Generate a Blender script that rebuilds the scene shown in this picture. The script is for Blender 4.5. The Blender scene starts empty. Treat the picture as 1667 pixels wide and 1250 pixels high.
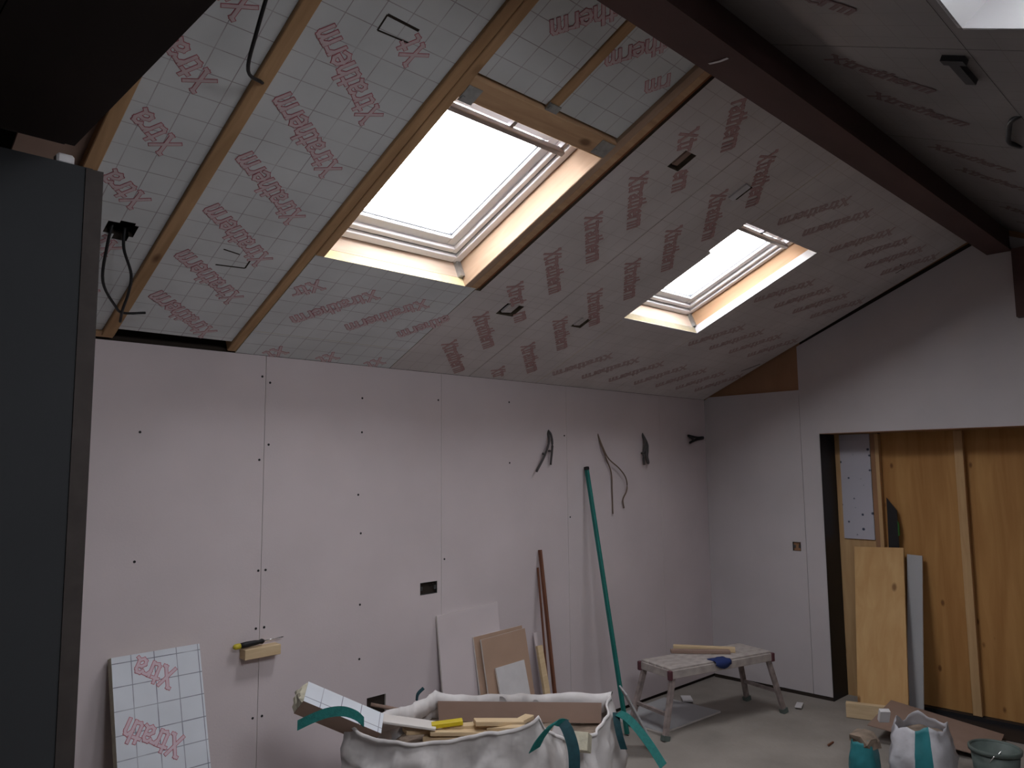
import bpy, bmesh, math, random
from mathutils import Vector, Matrix, noise

random.seed(7)
scene = bpy.context.scene
C = scene.collection

# ------------------------------------------------------------------ camera
CAM = Vector((-6.2356, -3.818, 1.8634))
c_r = Vector((0.71450226, -0.69956459, -0.00979338))
c_u = Vector((-0.06922432, -0.08461778, 0.99400595))
c_f = Vector((0.69620006, 0.70954155, 0.10888648))
cam_data = bpy.data.cameras.new('camera')
cam = bpy.data.objects.new('camera', cam_data)
C.objects.link(cam)
cam_data.sensor_fit = 'HORIZONTAL'
cam_data.sensor_width = 36.0
cam_data.lens = 1251.4573 / 1667 * 36.0
cam_data.clip_start = 0.02
cam.matrix_world = Matrix((
    (c_r.x, c_u.x, -c_f.x, CAM.x),
    (c_r.y, c_u.y, -c_f.y, CAM.y),
    (c_r.z, c_u.z, -c_f.z, CAM.z),
    (0, 0, 0, 1)))
scene.camera = cam

# ------------------------------------------------------------------ sky, exposure
SKY = 26.0
world = bpy.data.worlds.new('overcast_sky')
scene.world = world
world.use_nodes = True
wn = world.node_tree.nodes
bg = wn.get('Background') or wn.new('ShaderNodeBackground')
bg.inputs['Color'].default_value = (1.0, 0.965, 0.985, 1)
bg.inputs['Strength'].default_value = SKY
vs = scene.view_settings
vs.view_transform = 'Standard'
vs.look = 'None'
vs.exposure = 0.0
vs.gamma = 1.0
vs.use_curve_mapping = False
try:
    scene.cycles.diffuse_bounces = 6
    scene.cycles.max_bounces = 14
    scene.cycles.sample_clamp_indirect = 8.0
except Exception:
    pass

# ------------------------------------------------------------------ room numbers
HW = 2.4718                       # height of the eaves wall
TN = 0.4461
ANG = math.atan(TN)
SN, CS = math.sin(ANG), math.cos(ANG)
YR = -2.44                        # ridge line
ZRS = 3.533
SR = -YR / CS                     # slope length to the ridge
XL, YN = -8.0, -4.88              # left and near walls

# far slope: local x along the wall, local y up the slope, local z out of the roof into the room (down)
def frame(o, ex, ey, ez):
    return Matrix(((ex[0], ey[0], ez[0], o[0]), (ex[1], ey[1], ez[1], o[1]),
                   (ex[2], ey[2], ez[2], o[2]), (0, 0, 0, 1)))
NORTH = frame((0, 0, HW), (1, 0, 0), (0, -CS, SN), (0, -SN, -CS))
SOUTH = frame((0, YR, ZRS), (1, 0, 0), (0, -CS, -SN), (0, SN, -CS))

def portal(name, M, x, y, w, l):
    d = bpy.data.lights.new(name, 'AREA')
    d.shape = 'RECTANGLE'
    d.size, d.size_y = w, l
    d.energy = 1.0
    d.cycles.is_portal = True
    o = bpy.data.objects.new(name, d)
    C.objects.link(o)
    # an area light shines along its local -Z, so turn it towards the room (+Z of the slope frame)
    o.matrix_world = M @ Matrix.Translation((x, y, -0.215)) @ Matrix.Rotation(math.pi, 4, 'X')
W1 = (-4.455, -3.61, 0.875, 1.895)
W2 = (-2.25, -1.385, 0.885, 1.885)
W3 = (-4.56, -3.68, 0.835, 2.12)   # roof window of the near slope
W4 = (-5.58, -4.62, 0.80, 2.12)  # unseen window added to strengthen the light on the far wall
for nm, M, w in (('sky_portal', NORTH, W1), ('sky_portal', NORTH, W2), ('sky_portal', SOUTH, W3), ('sky_portal', SOUTH, W4)):
    portal(nm, M, (w[0] + w[1]) / 2, (w[2] + w[3]) / 2, w[1] - w[0] + .04, w[3] - w[2] + .04)

# ------------------------------------------------------------------ materials
def mat(name, col, rough=0.8, var=0.0, scale=6.0, stretch=(1, 1, 1), bump=0.0, bscale=60.0, col2=None, metal=0.0,
        detail=4.0, spec=0.3):
    m = bpy.data.materials.new(name)
    m.use_nodes = True
    nt = m.node_tree
    b = nt.nodes['Principled BSDF']
    b.inputs['Roughness'].default_value = rough
    b.inputs['Metallic'].default_value = metal
    b.inputs['Specular IOR Level'].default_value = spec
    b.inputs['Base Color'].default_value = (*col, 1)
    if var > 0 or bump > 0 or col2:
        tc = nt.nodes.new('ShaderNodeTexCoord')
        mp = nt.nodes.new('ShaderNodeMapping')
        mp.inputs['Scale'].default_value = stretch
        nt.links.new(tc.outputs['Object'], mp.inputs['Vector'])
        nz = nt.nodes.new('ShaderNodeTexNoise')
        nz.inputs['Scale'].default_value = scale
        nz.inputs['Detail'].default_value = detail
        nt.links.new(mp.outputs['Vector'], nz.inputs['Vector'])
        if var > 0 or col2:
            rp = nt.nodes.new('ShaderNodeValToRGB')
            c2 = col2 if col2 else tuple(max(0, c * (1 - var)) for c in col)
            rp.color_ramp.elements[0].position = 0.32
            rp.color_ramp.elements[1].position = 0.68
            rp.color_ramp.elements[0].color = (*c2, 1)
            rp.color_ramp.elements[1].color = (*col, 1)
            nt.links.new(nz.outputs['Fac'], rp.inputs['Fac'])
            nt.links.new(rp.outputs['Color'], b.inputs['Base Color'])
        if bump > 0:
            n2 = nt.nodes.new('ShaderNodeTexNoise')
            n2.inputs['Scale'].default_value = bscale
            nt.links.new(mp.outputs['Vector'], n2.inputs['Vector'])
            bp = nt.nodes.new('ShaderNodeBump')
            bp.inputs['Strength'].default_value = bump
            bp.inputs['Distance'].default_value = 0.01
            nt.links.new(n2.outputs['Fac'], bp.inputs['Height'])
            nt.links.new(bp.outputs['Normal'], b.inputs['Normal'])
    return m

def wood(name, col, col2, axis='Y', scale=9.0, knots=True, rough=0.7, kscale=4.5):
    """pine: grain stretched along one local axis plus scattered knots"""
    m = mat(name, col, rough)
    nt = m.node_tree
    b = nt.nodes['Principled BSDF']
    tc = nt.nodes.new('ShaderNodeTexCoord')
    mp = nt.nodes.new('ShaderNodeMapping')
    st = {'X': (0.10, 1, 1), 'Y': (1, 0.10, 1), 'Z': (1, 1, 0.10)}[axis]
    mp.inputs['Scale'].default_value = st
    nt.links.new(tc.outputs['Object'], mp.inputs['Vector'])
    n1 = nt.nodes.new('ShaderNodeTexNoise')
    n1.inputs['Scale'].default_value = scale * 3
    n1.inputs['Detail'].default_value = 5
    n1.inputs['Distortion'].default_value = 0.6
    nt.links.new(mp.outputs['Vector'], n1.inputs['Vector'])
    rp = nt.nodes.new('ShaderNodeValToRGB')
    rp.color_ramp.elements[0].position = 0.3
    rp.color_ramp.elements[1].position = 0.7
    rp.color_ramp.elements[0].color = (*col2, 1)
    rp.color_ramp.elements[1].color = (*col, 1)
    nt.links.new(n1.outputs['Fac'], rp.inputs['Fac'])
    out = rp.outputs['Color']
    if knots:
        vo = nt.nodes.new('ShaderNodeTexVoronoi')
        vo.inputs['Scale'].default_value = kscale
        mp2 = nt.nodes.new('ShaderNodeMapping')
        mp2.inputs['Scale'].default_value = {'X': (.55, 1, 1), 'Y': (1, .55, 1), 'Z': (1, 1, .55)}[axis]
        nt.links.new(tc.outputs['Object'], mp2.inputs['Vector'])
        nt.links.new(mp2.outputs['Vector'], vo.inputs['Vector'])
        r2 = nt.nodes.new('ShaderNodeValToRGB')
        r2.color_ramp.elements[0].position = 0.05
        r2.color_ramp.elements[1].position = 0.11
        r2.color_ramp.elements[0].color = (0.28, 0.2, 0.16, 1)
        r2.color_ramp.elements[1].color = (1, 1, 1, 1)
        nt.links.new(vo.outputs['Distance'], r2.inputs['Fac'])
        mx = nt.nodes.new('ShaderNodeMix')
        mx.data_type = 'RGBA'
        mx.blend_type = 'MULTIPLY'
        mx.inputs[0].default_value = 0.8
        nt.links.new(out, mx.inputs[6])
        nt.links.new(r2.outputs['Color'], mx.inputs[7])
        out = mx.outputs[2]
    nt.links.new(out, b.inputs['Base Color'])
    return m

def foil(name, col, line, pitch=0.1, width=0.025, rough=0.45, ox=0.0, oy=0.0, fade=0.75):
    """aluminium/paper facing printed with a square grid (local x, y in metres)"""
    m = mat(name, col, rough)
    nt = m.node_tree
    b = nt.nodes['Principled BSDF']
    b.inputs['Specular IOR Level'].default_value = 0.25
    tc = nt.nodes.new('ShaderNodeTexCoord')
    sp = nt.nodes.new('ShaderNodeSeparateXYZ')
    nt.links.new(tc.outputs['Object'], sp.inputs[0])
    def line_mask(sock, off, w):
        a = nt.nodes.new('ShaderNodeMath'); a.operation = 'MULTIPLY_ADD'
        a.inputs[1].default_value = 1 / pitch; a.inputs[2].default_value = off / pitch + 100.0
        nt.links.new(sock, a.inputs[0])
        f = nt.nodes.new('ShaderNodeMath'); f.operation = 'FRACT'
        nt.links.new(a.outputs[0], f.inputs[0])
        l = nt.nodes.new('ShaderNodeMath'); l.operation = 'LESS_THAN'
        l.inputs[1].default_value = w
        nt.links.new(f.outputs[0], l.inputs[0])
        return l.outputs[0]
    mx = nt.nodes.new('ShaderNodeMath'); mx.operation = 'MAXIMUM'
    nt.links.new(line_mask(sp.outputs[0], ox, width * 1.3), mx.inputs[0])
    nt.links.new(line_mask(sp.outputs[1], oy, width * 1.3), mx.inputs[1])
    nz = nt.nodes.new('ShaderNodeTexNoise'); nz.inputs['Scale'].default_value = 7
    nt.links.new(tc.outputs['Object'], nz.inputs['Vector'])
    rp = nt.nodes.new('ShaderNodeValToRGB')
    rp.color_ramp.elements[0].position = 0.3; rp.color_ramp.elements[1].position = 0.6
    rp.color_ramp.elements[0].color = (.35, .35, .35, 1); rp.color_ramp.elements[1].color = (1, 1, 1, 1)
    nt.links.new(nz.outputs['Fac'], rp.inputs['Fac'])
    ml = nt.nodes.new('ShaderNodeMath'); ml.operation = 'MULTIPLY'
    nt.links.new(mx.outputs[0], ml.inputs[0]); nt.links.new(rp.outputs['Color'], ml.inputs[1])
    m2 = nt.nodes.new('ShaderNodeMath'); m2.operation = 'MULTIPLY'; m2.inputs[1].default_value = fade
    nt.links.new(ml.outputs[0], m2.inputs[0])
    # blotchy base
    n3 = nt.nodes.new('ShaderNodeTexNoise'); n3.inputs['Scale'].default_value = 3.0; n3.inputs['Detail'].default_value = 6
    nt.links.new(tc.outputs['Object'], n3.inputs['Vector'])
    r3 = nt.nodes.new('ShaderNodeValToRGB')
    r3.color_ramp.elements[0].position = 0.3; r3.color_ramp.elements[1].position = 0.7
    r3.color_ramp.elements[0].color = (*[c * .84 for c in col], 1)
    r3.color_ramp.elements[1].color = (*col, 1)
    nt.links.new(n3.outputs['Fac'], r3.inputs['Fac'])
    mix = nt.nodes.new('ShaderNodeMix'); mix.data_type = 'RGBA'
    nt.links.new(m2.outputs[0], mix.inputs[0])
    nt.links.new(r3.outputs['Color'], mix.inputs[6])
    mix.inputs[7].default_value = (*line, 1)
    nt.links.new(mix.outputs[2], b.inputs['Base Color'])
    return m

PLASTER = (0.62, 0.55, 0.575)
M = {}
M['plaster'] = mat('plasterboard', PLASTER, 0.9, var=0.10, scale=1.6, bump=0.05, bscale=90)
M['partition'] = mat('slate_grey_board', (0.034, 0.036, 0.040), 0.9, var=0.12, scale=2.0)
M['strip'] = mat('brown_edge_strip', (0.06, 0.05, 0.048), 0.85, var=0.3, scale=12)
M['block'] = mat('dark_blockwork', (0.16, 0.155, 0.15), 0.95, var=0.2, scale=5)
M['plaster_grey'] = mat('grey_plasterboard', (0.40, 0.40, 0.42), 0.9, var=0.10, scale=2.0)
M['plaster_brown'] = mat('brown_board_face', (0.40, 0.27, 0.20), 0.85, var=0.10, scale=4)
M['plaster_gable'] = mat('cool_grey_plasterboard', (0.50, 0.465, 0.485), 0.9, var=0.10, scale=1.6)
M['plaster_edge'] = mat('gypsum_edge', (0.66, 0.62, 0.60), 0.9, var=0.08)
M['white'] = mat('white_paint', (0.84, 0.84, 0.87), 0.4, spec=0.4)
M['offwhite'] = mat('dusty_white', (0.62, 0.60, 0.62), 0.8, var=0.12, scale=8)
M['foil'] = foil('foil_facing', (0.70, 0.725, 0.745), (0.25, 0.20, 0.23), fade=.75)
M['foil_dull'] = foil('foil_facing_dull', (0.64, 0.60, 0.60), (0.30, 0.23, 0.23), fade=0.5)
M['foil_near'] = foil('shade_tinted_foil', (0.17, 0.155, 0.155), (0.09, 0.07, 0.07), fade=0.5)  # same foil, with the near slope's shade put into its colour
M['foil_leaning'] = foil('foil_facing_offcut', (0.66, 0.69, 0.76), (0.15, 0.15, 0.2), width=0.03, ox=0.02, oy=0.03, fade=0.9)
M['foam'] = mat('yellow_foam', (0.66, 0.56, 0.34), 0.9, var=0.15, scale=30)
M['foam_pale'] = mat('pale_foam', (0.62, 0.58, 0.46), 0.9, var=0.25, scale=25, bump=0.5, bscale=40)
M['red'] = mat('red_print', (0.50, 0.15, 0.185), 0.6, var=0.2, scale=40)
M['pink'] = mat('pink_print', (0.66, 0.53, 0.56), 0.6, var=0.1, scale=40)
M['red_dull'] = mat('faded_red_print', (0.44, 0.21, 0.21), 0.6, var=0.25, scale=30)
M['pink_dull'] = mat('faded_pink_print', (0.50, 0.33, 0.325), 0.6, var=0.2, scale=30)
M['red_faint'] = mat('faint_red_print', (0.40, 0.25, 0.245), 0.6, var=0.25, scale=30)
M['pink_faint'] = mat('faint_pink_print', (0.50, 0.39, 0.385), 0.6, var=0.2, scale=30)
M['pine_pink'] = wood('planed_pine', (0.44, 0.305, 0.215), (0.35, 0.235, 0.16), 'Y')
M['pine'] = wood('pine_rafter', (0.50, 0.31, 0.165), (0.34, 0.20, 0.10), 'Y')
M['pine_x'] = wood('pine_trimmer', (0.56, 0.36, 0.21), (0.42, 0.25, 0.14), 'X')
M['pine_red'] = mat('stained_edge', (0.27, 0.10, 0.045), 0.8, var=0.3, scale=20)
M['pine_pale'] = wood('pale_pine', (0.55, 0.44, 0.36), (0.47, 0.36, 0.28), 'X')
M['ply_lining'] = wood('lining_ply', (0.42, 0.26, 0.155), (0.36, 0.21, 0.12), 'Y', knots=False)
M['beam'] = mat('oxide_brown_steel', (0.085, 0.042, 0.038), 0.6, var=0.35, scale=5, stretch=(.3, 1, 1))
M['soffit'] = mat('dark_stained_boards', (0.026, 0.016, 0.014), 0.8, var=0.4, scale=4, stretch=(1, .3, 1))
M['felt'] = mat('black_roof_felt', (0.02, 0.018, 0.018), 0.95)
M['black'] = mat('black_plastic', (0.015, 0.014, 0.016), 0.5)
M['dpm'] = mat('black_damp_membrane', (0.018, 0.017, 0.02), 0.5)
M['concrete'] = mat('dusty_concrete', (0.31, 0.28, 0.255), 0.95, var=0.28, scale=2.2, bump=0.25, bscale=30, detail=8)
M['ply'] = wood('knotty_plywood', (0.47, 0.255, 0.09), (0.34, 0.16, 0.05), 'Z', scale=4, kscale=6.5)
M['ply_light'] = wood('birch_ply', (0.58, 0.37, 0.17), (0.50, 0.29, 0.12), 'Z', scale=5)
M['stud'] = wood('pale_stud', (0.52, 0.34, 0.175), (0.44, 0.27, 0.13), 'Z')
M['osb'] = mat('brown_ply_backing', (0.34, 0.185, 0.105), 0.8, var=0.25, scale=4, stretch=(1, 1, .3))
M['galv'] = mat('galvanised_steel', (0.45, 0.47, 0.48), 0.35, var=0.3, scale=25, metal=0.8)
M['steel'] = mat('bright_steel', (0.75, 0.75, 0.76), 0.25, metal=0.9)
M['alu'] = mat('dull_aluminium', (0.33, 0.32, 0.34), 0.35, metal=0.5)
M['teal'] = mat('teal_paint', (0.012, 0.165, 0.145), 0.45, var=0.2, scale=10)
M['webbing'] = mat('teal_webbing', (0.012, 0.155, 0.145), 0.7, var=0.25, scale=60, bump=0.4, bscale=300)
M['webbing_dark'] = mat('dark_teal_webbing', (0.008, 0.05, 0.065), 0.7, var=0.3, scale=40)
M['bag'] = mat('white_woven_bag', (0.72, 0.69, 0.70), 0.5, scale=3.2, bump=0.9, bscale=11, col2=(0.47, 0.44, 0.44))
M['bag_plastic'] = mat('clear_white_plastic', (0.60, 0.59, 0.64), 0.35, var=0.25, scale=7, bump=0.6, bscale=16)
M['teal_plastic'] = mat('teal_bag_print', (0.03, 0.20, 0.23), 0.4, var=0.25, scale=9)
M['cable'] = mat('grey_cable', (0.075, 0.068, 0.07), 0.6)
M['cable_black'] = mat('black_cable', (0.012, 0.012, 0.014), 0.5)
M['cable_brown'] = mat('tan_cable', (0.17, 0.12, 0.09), 0.6)
M['socket'] = mat('galvanised_back_box', (0.10, 0.10, 0.105), 0.5, var=0.5, scale=30, metal=0.4)
M['hole_edge'] = mat('dark_cut_foam', (0.11, 0.085, 0.06), 0.95, var=0.3, scale=30)  # darker foam colour for hole and seam edges
M['void'] = mat('dark_void', (0.03, 0.022, 0.018), 0.95)
M['handle_black'] = mat('screwdriver_rubber', (0.012, 0.012, 0.014), 0.5)
M['handle_yellow'] = mat('screwdriver_yellow', (0.55, 0.45, 0.04), 0.4)
M['offcut'] = wood('offcut_pine', (0.66, 0.51, 0.33), (0.55, 0.40, 0.24), 'X', scale=12)
M['yellow'] = mat('yellow_plastic', (0.62, 0.48, 0.02), 0.4)
M['cardboard'] = mat('brown_cardboard', (0.30, 0.205, 0.165), 0.85, var=0.12, scale=6)
M['brown_stick'] = wood('brown_stick', (0.20, 0.085, 0.05), (0.13, 0.05, 0.03), 'Z', knots=False)
M['platform'] = mat('plaster_splashed_wood', (0.46, 0.41, 0.39), 0.85, var=0.30, scale=14, detail=8)
M['platform_leg'] = mat('splashed_metal_leg', (0.34, 0.28, 0.27), 0.6, var=0.45, scale=18)
M['plum'] = mat('plum_plastic_cap', (0.10, 0.035, 0.045), 0.5)
M['blue'] = mat('blue_cloth', (0.018, 0.035, 0.14), 0.7)
M['bucket'] = mat('grey_green_bucket', (0.12, 0.15, 0.14), 0.5, var=0.4, scale=9)
M['rubble'] = mat('mixed_debris', (0.30, 0.23, 0.18), 0.95, var=0.5, scale=14, bump=0.8, bscale=25)
M['gasket'] = mat('grey_gasket', (0.07, 0.075, 0.085), 0.5)
M['bar'] = mat('satin_grey_bar', (0.30, 0.285, 0.30), 0.35, metal=0.3)

# dotted membrane strip in the doorway
def dotted():
    m = mat('dotted_foil_strip', (0.46, 0.45, 0.52), 0.4)
    nt = m.node_tree; b = nt.nodes['Principled BSDF']
    tc = nt.nodes.new('ShaderNodeTexCoord')
    vo = nt.nodes.new('ShaderNodeTexVoronoi'); vo.inputs['Scale'].default_value = 17; vo.inputs['Randomness'].default_value = 0.45
    nt.links.new(tc.outputs['Object'], vo.inputs['Vector'])
    rp = nt.nodes.new('ShaderNodeValToRGB')
    rp.color_ramp.elements[0].position = 0.19; rp.color_ramp.elements[1].position = 0.25
    rp.color_ramp.elements[0].color = (0.05, 0.06, 0.10, 1); rp.color_ramp.elements[1].color = (0.46, 0.45, 0.52, 1)
    nt.links.new(vo.outputs['Distance'], rp.inputs['Fac'])
    nt.links.new(rp.outputs['Color'], b.inputs['Base Color'])
    return m
M['dotted'] = dotted()

def glass():
    m = bpy.data.materials.new('window_glass'); m.use_nodes = True
    nt = m.node_tree; nt.nodes.clear()
    o = nt.nodes.new('ShaderNodeOutputMaterial')
    t = nt.nodes.new('ShaderNodeBsdfTransparent'); t.inputs['Color'].default_value = (0.93, 0.95, 0.95, 1)
    g = nt.nodes.new('ShaderNodeBsdfGlossy'); g.inputs['Roughness'].default_value = 0.02
    mx = nt.nodes.new('ShaderNodeMixShader'); mx.inputs[0].default_value = 0.05
    nt.links.new(t.outputs[0], mx.inputs[1]); nt.links.new(g.outputs[0], mx.inputs[2])
    nt.links.new(mx.outputs[0], o.inputs['Surface'])
    return m
M['glass'] = glass()

# ------------------------------------------------------------------ mesh helpers
class MB:
    def __init__(self):
        self.v, self.f, self.mi = [], [], []
    def quad(self, a, b, c, d, mi=0):
        n = len(self.v); self.v += [tuple(a), tuple(b), tuple(c), tuple(d)]; self.f.append((n, n+1, n+2, n+3)); self.mi.append(mi)
    def poly(self, pts, mi=0):
        n = len(self.v); self.v += [tuple(p) for p in pts]; self.f.append(tuple(range(n, n+len(pts)))); self.mi.append(mi)
    def box(self, x0, x1, y0, y1, z0, z1, mi=0, T=None, mis=None):
        """mis: optional material index for (x0, x1, y0, y1, z0, z1) faces"""
        P = [Vector((x, y, z)) for z in (z0, z1) for y in (y0, y1) for x in (x0, x1)]
        if T is not None: P = [T @ p for p in P]
        n = len(self.v); self.v += [tuple(p) for p in P]
        F = [(0, 4, 6, 2), (1, 3, 7, 5), (0, 1, 5, 4), (2, 6, 7, 3), (0, 2, 3, 1), (4, 5, 7, 6)]
        for k, f in enumerate(F):
            self.f.append(tuple(n + i for i in f)); self.mi.append(mis[k] if mis else mi)
    def prism(self, pts, h0, h1, fn, mi=0):
        """pts: 2D outline; fn(a, b, h) -> 3D"""
        n = len(pts); a = [fn(p[0], p[1], h0) for p in pts]; b = [fn(p[0], p[1], h1) for p in pts]
        self.poly(a[::-1], mi); self.poly(b, mi)
        for i in range(n):
            j = (i + 1) % n
            self.quad(a[i], a[j], b[j], b[i], mi)
    def tube(self, pts, r, n=8, mi=0, cap=True, radii=None):
        pts = [Vector(p) for p in pts]; rings = []
        up = Vector((0, 0, 1))
        for i, p in enumerate(pts):
            t = (pts[min(i+1, len(pts)-1)] - pts[max(i-1, 0)])
            if t.length < 1e-9: t = Vector((0, 0, 1))
            t.normalize()
            a = t.cross(up)
            if a.length < 1e-3: a = t.cross(Vector((1, 0, 0)))
            a.normalize(); b = t.cross(a)
            rr = radii[i] if radii else r
            k = len(self.v)
            for j in range(n):
                an = 2 * math.pi * j / n
                self.v.append(tuple(p + a * (rr * math.cos(an)) + b * (rr * math.sin(an))))
            rings.append(k)
        for i in range(len(rings) - 1):
            for j in range(n):
                self.f.append((rings[i] + j, rings[i] + (j+1) % n, rings[i+1] + (j+1) % n, rings[i+1] + j)); self.mi.append(mi)
        if cap:
            self.f.append(tuple(rings[0] + j for j in range(n))[::-1]); self.mi.append(mi)
            self.f.append(tuple(rings[-1] + j for j in range(n))); self.mi.append(mi)
    def bar(self, p0, p1, w, h, side=None, mi=0):
        """rectangular bar from p0 to p1, w across 'side', h across the other"""
        p0, p1 = Vector(p0), Vector(p1); t = (p1 - p0).normalized()
        s = Vector(side) if side else (Vector((0, 0, 1)) if abs(t.z) < .9 else Vector((1, 0, 0)))
        s = (s - t * s.dot(t)).normalized(); u = t.cross(s)
        P = []
        for p in (p0, p1):
            for a, b in ((-1, -1), (1, -1), (1, 1), (-1, 1)):
                P.append(p + s * (a * w / 2) + u * (b * h / 2))
        n = len(self.v); self.v += [tuple(p) for p in P]
        for f in ((3, 2, 1, 0), (4, 5, 6, 7), (0, 1, 5, 4), (1, 2, 6, 5), (2, 3, 7, 6), (3, 0, 4, 7)):
            self.f.append(tuple(n + i for i in f)); self.mi.append(mi)
    def ribbon(self, pts, wid, th=0.003, mi=0):
        """strap: pts list of (point, width vector)"""
        k = len(self.v); n = len(pts)
        for i, (p, w) in enumerate(pts):
            p, w = Vector(p), Vector(w).normalized() * wid / 2
            t = Vector(pts[min(i+1, n-1)][0]) - Vector(pts[max(i-1, 0)][0])
            nn = t.cross(w).normalized() * th / 2
            self.v += [tuple(p - w - nn), tuple(p + w - nn), tuple(p + w + nn), tuple(p - w + nn)]
        for i in range(n - 1):
            a, b = k + 4*i, k + 4*(i+1)
            for j in range(4):
                self.f.append((a + j, a + (j+1) % 4, b + (j+1) % 4, b + j)); self.mi.append(mi)
        self.f.append((k, k+1, k+2, k+3)); self.mi.append(mi)
        e = k + 4*(n-1); self.f.append((e+3, e+2, e+1, e)); self.mi.append(mi)
    def mesh(self, name, mats):
        me = bpy.data.meshes.new(name)
        me.from_pydata(self.v, [], self.f)
        for m in (mats if isinstance(mats, (list, tuple)) else [mats]):
            me.materials.append(M[m] if isinstance(m, str) else m)
        for p, i in zip(me.polygons, self.mi): p.material_index = i
        bm = bmesh.new(); bm.from_mesh(me)
        bmesh.ops.recalc_face_normals(bm, faces=bm.faces); bm.to_mesh(me); bm.free()
        me.update()
        return me
    def build(self, name, mats, parent=None, T=None, smooth=False, center=True):
        me = self.mesh(name, mats)
        return link(name, me, parent, T, smooth, center)

def link(name, me, parent=None, T=None, smooth=False, center=False):
    o = bpy.data.objects.new(name, me)
    C.objects.link(o)
    L = Matrix.Identity(4)
    if center and len(me.vertices) and me.users == 1:
        # put the origin at the middle of the base
        vs_ = [v.co for v in me.vertices]
        c = Vector((sum(v.x for v in vs_) / len(vs_), sum(v.y for v in vs_) / len(vs_), min(v.z for v in vs_)))
        if parent is not None and parent.get('slope'):
            c = Vector((0, 0, 0))
        me.transform(Matrix.Translation(-c)); L = Matrix.Translation(c)
    if T is not None: L = T @ L
    if parent is not None: o.parent = parent
    o.matrix_local = L
    if smooth:
        for p in me.polygons: p.use_smooth = True
    return o

def empty(name, loc=(0, 0, 0), rz=0.0, parent=None):
    o = bpy.data.objects.new(name, None)
    o.empty_display_size = 0.1
    C.objects.link(o); o.location = loc; o.rotation_euler = (0, 0, rz)
    if parent: o.parent = parent
    return o
def tag(o, label=None, cat=None, group=None, kind=None):
    if label: o['label'] = label
    if cat: o['category'] = cat
    if group: o['group'] = group
    if kind: o['kind'] = kind
    return o
def part(name, mb, mats, parent, smooth=False, bevel=0.0):
    """a part given in world coordinates under a thing whose Empty sits at its base"""
    me = mb.mesh(name, mats)
    vs_ = [v.co for v in me.vertices]
    c = Vector((sum(v.x for v in vs_) / len(vs_), sum(v.y for v in vs_) / len(vs_), sum(v.z for v in vs_) / len(vs_)))
    me.transform(Matrix.Translation(-c))
    o = bpy.data.objects.new(name, me); C.objects.link(o)
    o.parent = parent
    bpyw = world_of(parent)
    o.matrix_local = bpyw.inverted() @ Matrix.Translation(c)
    if smooth:
        for p in me.polygons: p.use_smooth = True
    if bevel > 0: add_bevel(o, bevel)
    return o
def world_of(o):
    m = o.matrix_basis.copy()
    p = o.parent
    while p is not None:
        m = p.matrix_basis @ m; p = p.parent
    return m
def add_bevel(o, w, seg=1):
    b = o.modifiers.new('bevel', 'BEVEL'); b.width = w; b.segments = seg; b.limit_method = 'ANGLE'
    return o

def plate(mb, x0, x1, y0, y1, z0, z1, holes=(), mi=0, edge_mi=0):
    """flat board with rectangular holes right through it; z1 is the face towards the room"""
    xs = sorted({x0, x1, *[min(max(h[i], x0), x1) for h in holes for i in (0, 1)]})
    ys = sorted({y0, y1, *[min(max(h[i], y0), y1) for h in holes for i in (2, 3)]})
    def solid(i, j):
        if i < 0 or j < 0 or i >= len(xs) - 1 or j >= len(ys) - 1: return False
        cx, cy = (xs[i] + xs[i+1]) / 2, (ys[j] + ys[j+1]) / 2
        return not any(h[0] < cx < h[1] and h[2] < cy < h[3] for h in holes)
    for i in range(len(xs) - 1):
        for j in range(len(ys) - 1):
            if not solid(i, j): continue
            a, b, c, d = xs[i], xs[i+1], ys[j], ys[j+1]
            mb.quad((a, c, z1), (b, c, z1), (b, d, z1), (a, d, z1), mi)
            mb.quad((a, d, z0), (b, d, z0), (b, c, z0), (a, c, z0), edge_mi)
            if not solid(i-1, j): mb.quad((a, d, z0), (a, c, z0), (a, c, z1), (a, d, z1), edge_mi)
            if not solid(i+1, j): mb.quad((b, c, z0), (b, d, z0), (b, d, z1), (b, c, z1), edge_mi)
            if not solid(i, j-1): mb.quad((a, c, z0), (b, c, z0), (b, c, z1), (a, c, z1), edge_mi)
            if not solid(i, j+1): mb.quad((b, d, z0), (a, d, z0), (a, d, z1), (b, d, z1), edge_mi)

# ------------------------------------------------------------------ lettering printed on the boards
GLYPH = {
    'X': (1.12, [[(0.14, -.02), (0.94, 1.36)], [(0.14, 1.36), (0.94, -.02)], [(.02, 1.36), (.22, 1.34)], [(.84, 0), (1.04, -.02)]]),
    't': (0.66, [[(.28, 1.32), (.28, .16), (.40, .03), (.62, .06)], [(.04, 1.0), (.58, 1.0)]]),
    'r': (0.70, [[(.16, 1.0), (.16, 0)], [(.16, .66), (.38, .95), (.64, .93)]]),
    'a': (0.82, [[(.06, .80), (.22, .98), (.48, .97), (.60, .78), (.60, .12), (.78, .03)],
                 [(.60, .56), (.28, .54), (.06, .34), (.10, .10), (.30, .0), (.60, .18)]]),
    'h': (0.86, [[(.15, 1.42), (.15, 0)], [(.15, .66), (.40, .98), (.58, .94), (.66, .75), (.66, 0)]]),
    'e': (0.78, [[(.08, .50), (.66, .52), (.62, .82), (.38, 1.0), (.14, .86), (.04, .50), (.14, .14), (.38, 0), (.66, .14)]]),
    'm': (1.20, [[(.15, 1.0), (.15, 0)], [(.15, .68), (.36, .98), (.52, .96), (.60, .78), (.60, 0)],
                 [(.60, .68), (.78, .98), (.94, .96), (1.04, .78), (1.04, 0)]]),
}
WORD = 'Xtratherm'
WLEN = sum(GLYPH[c][0] for c in WORD)
_words = {}
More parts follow.
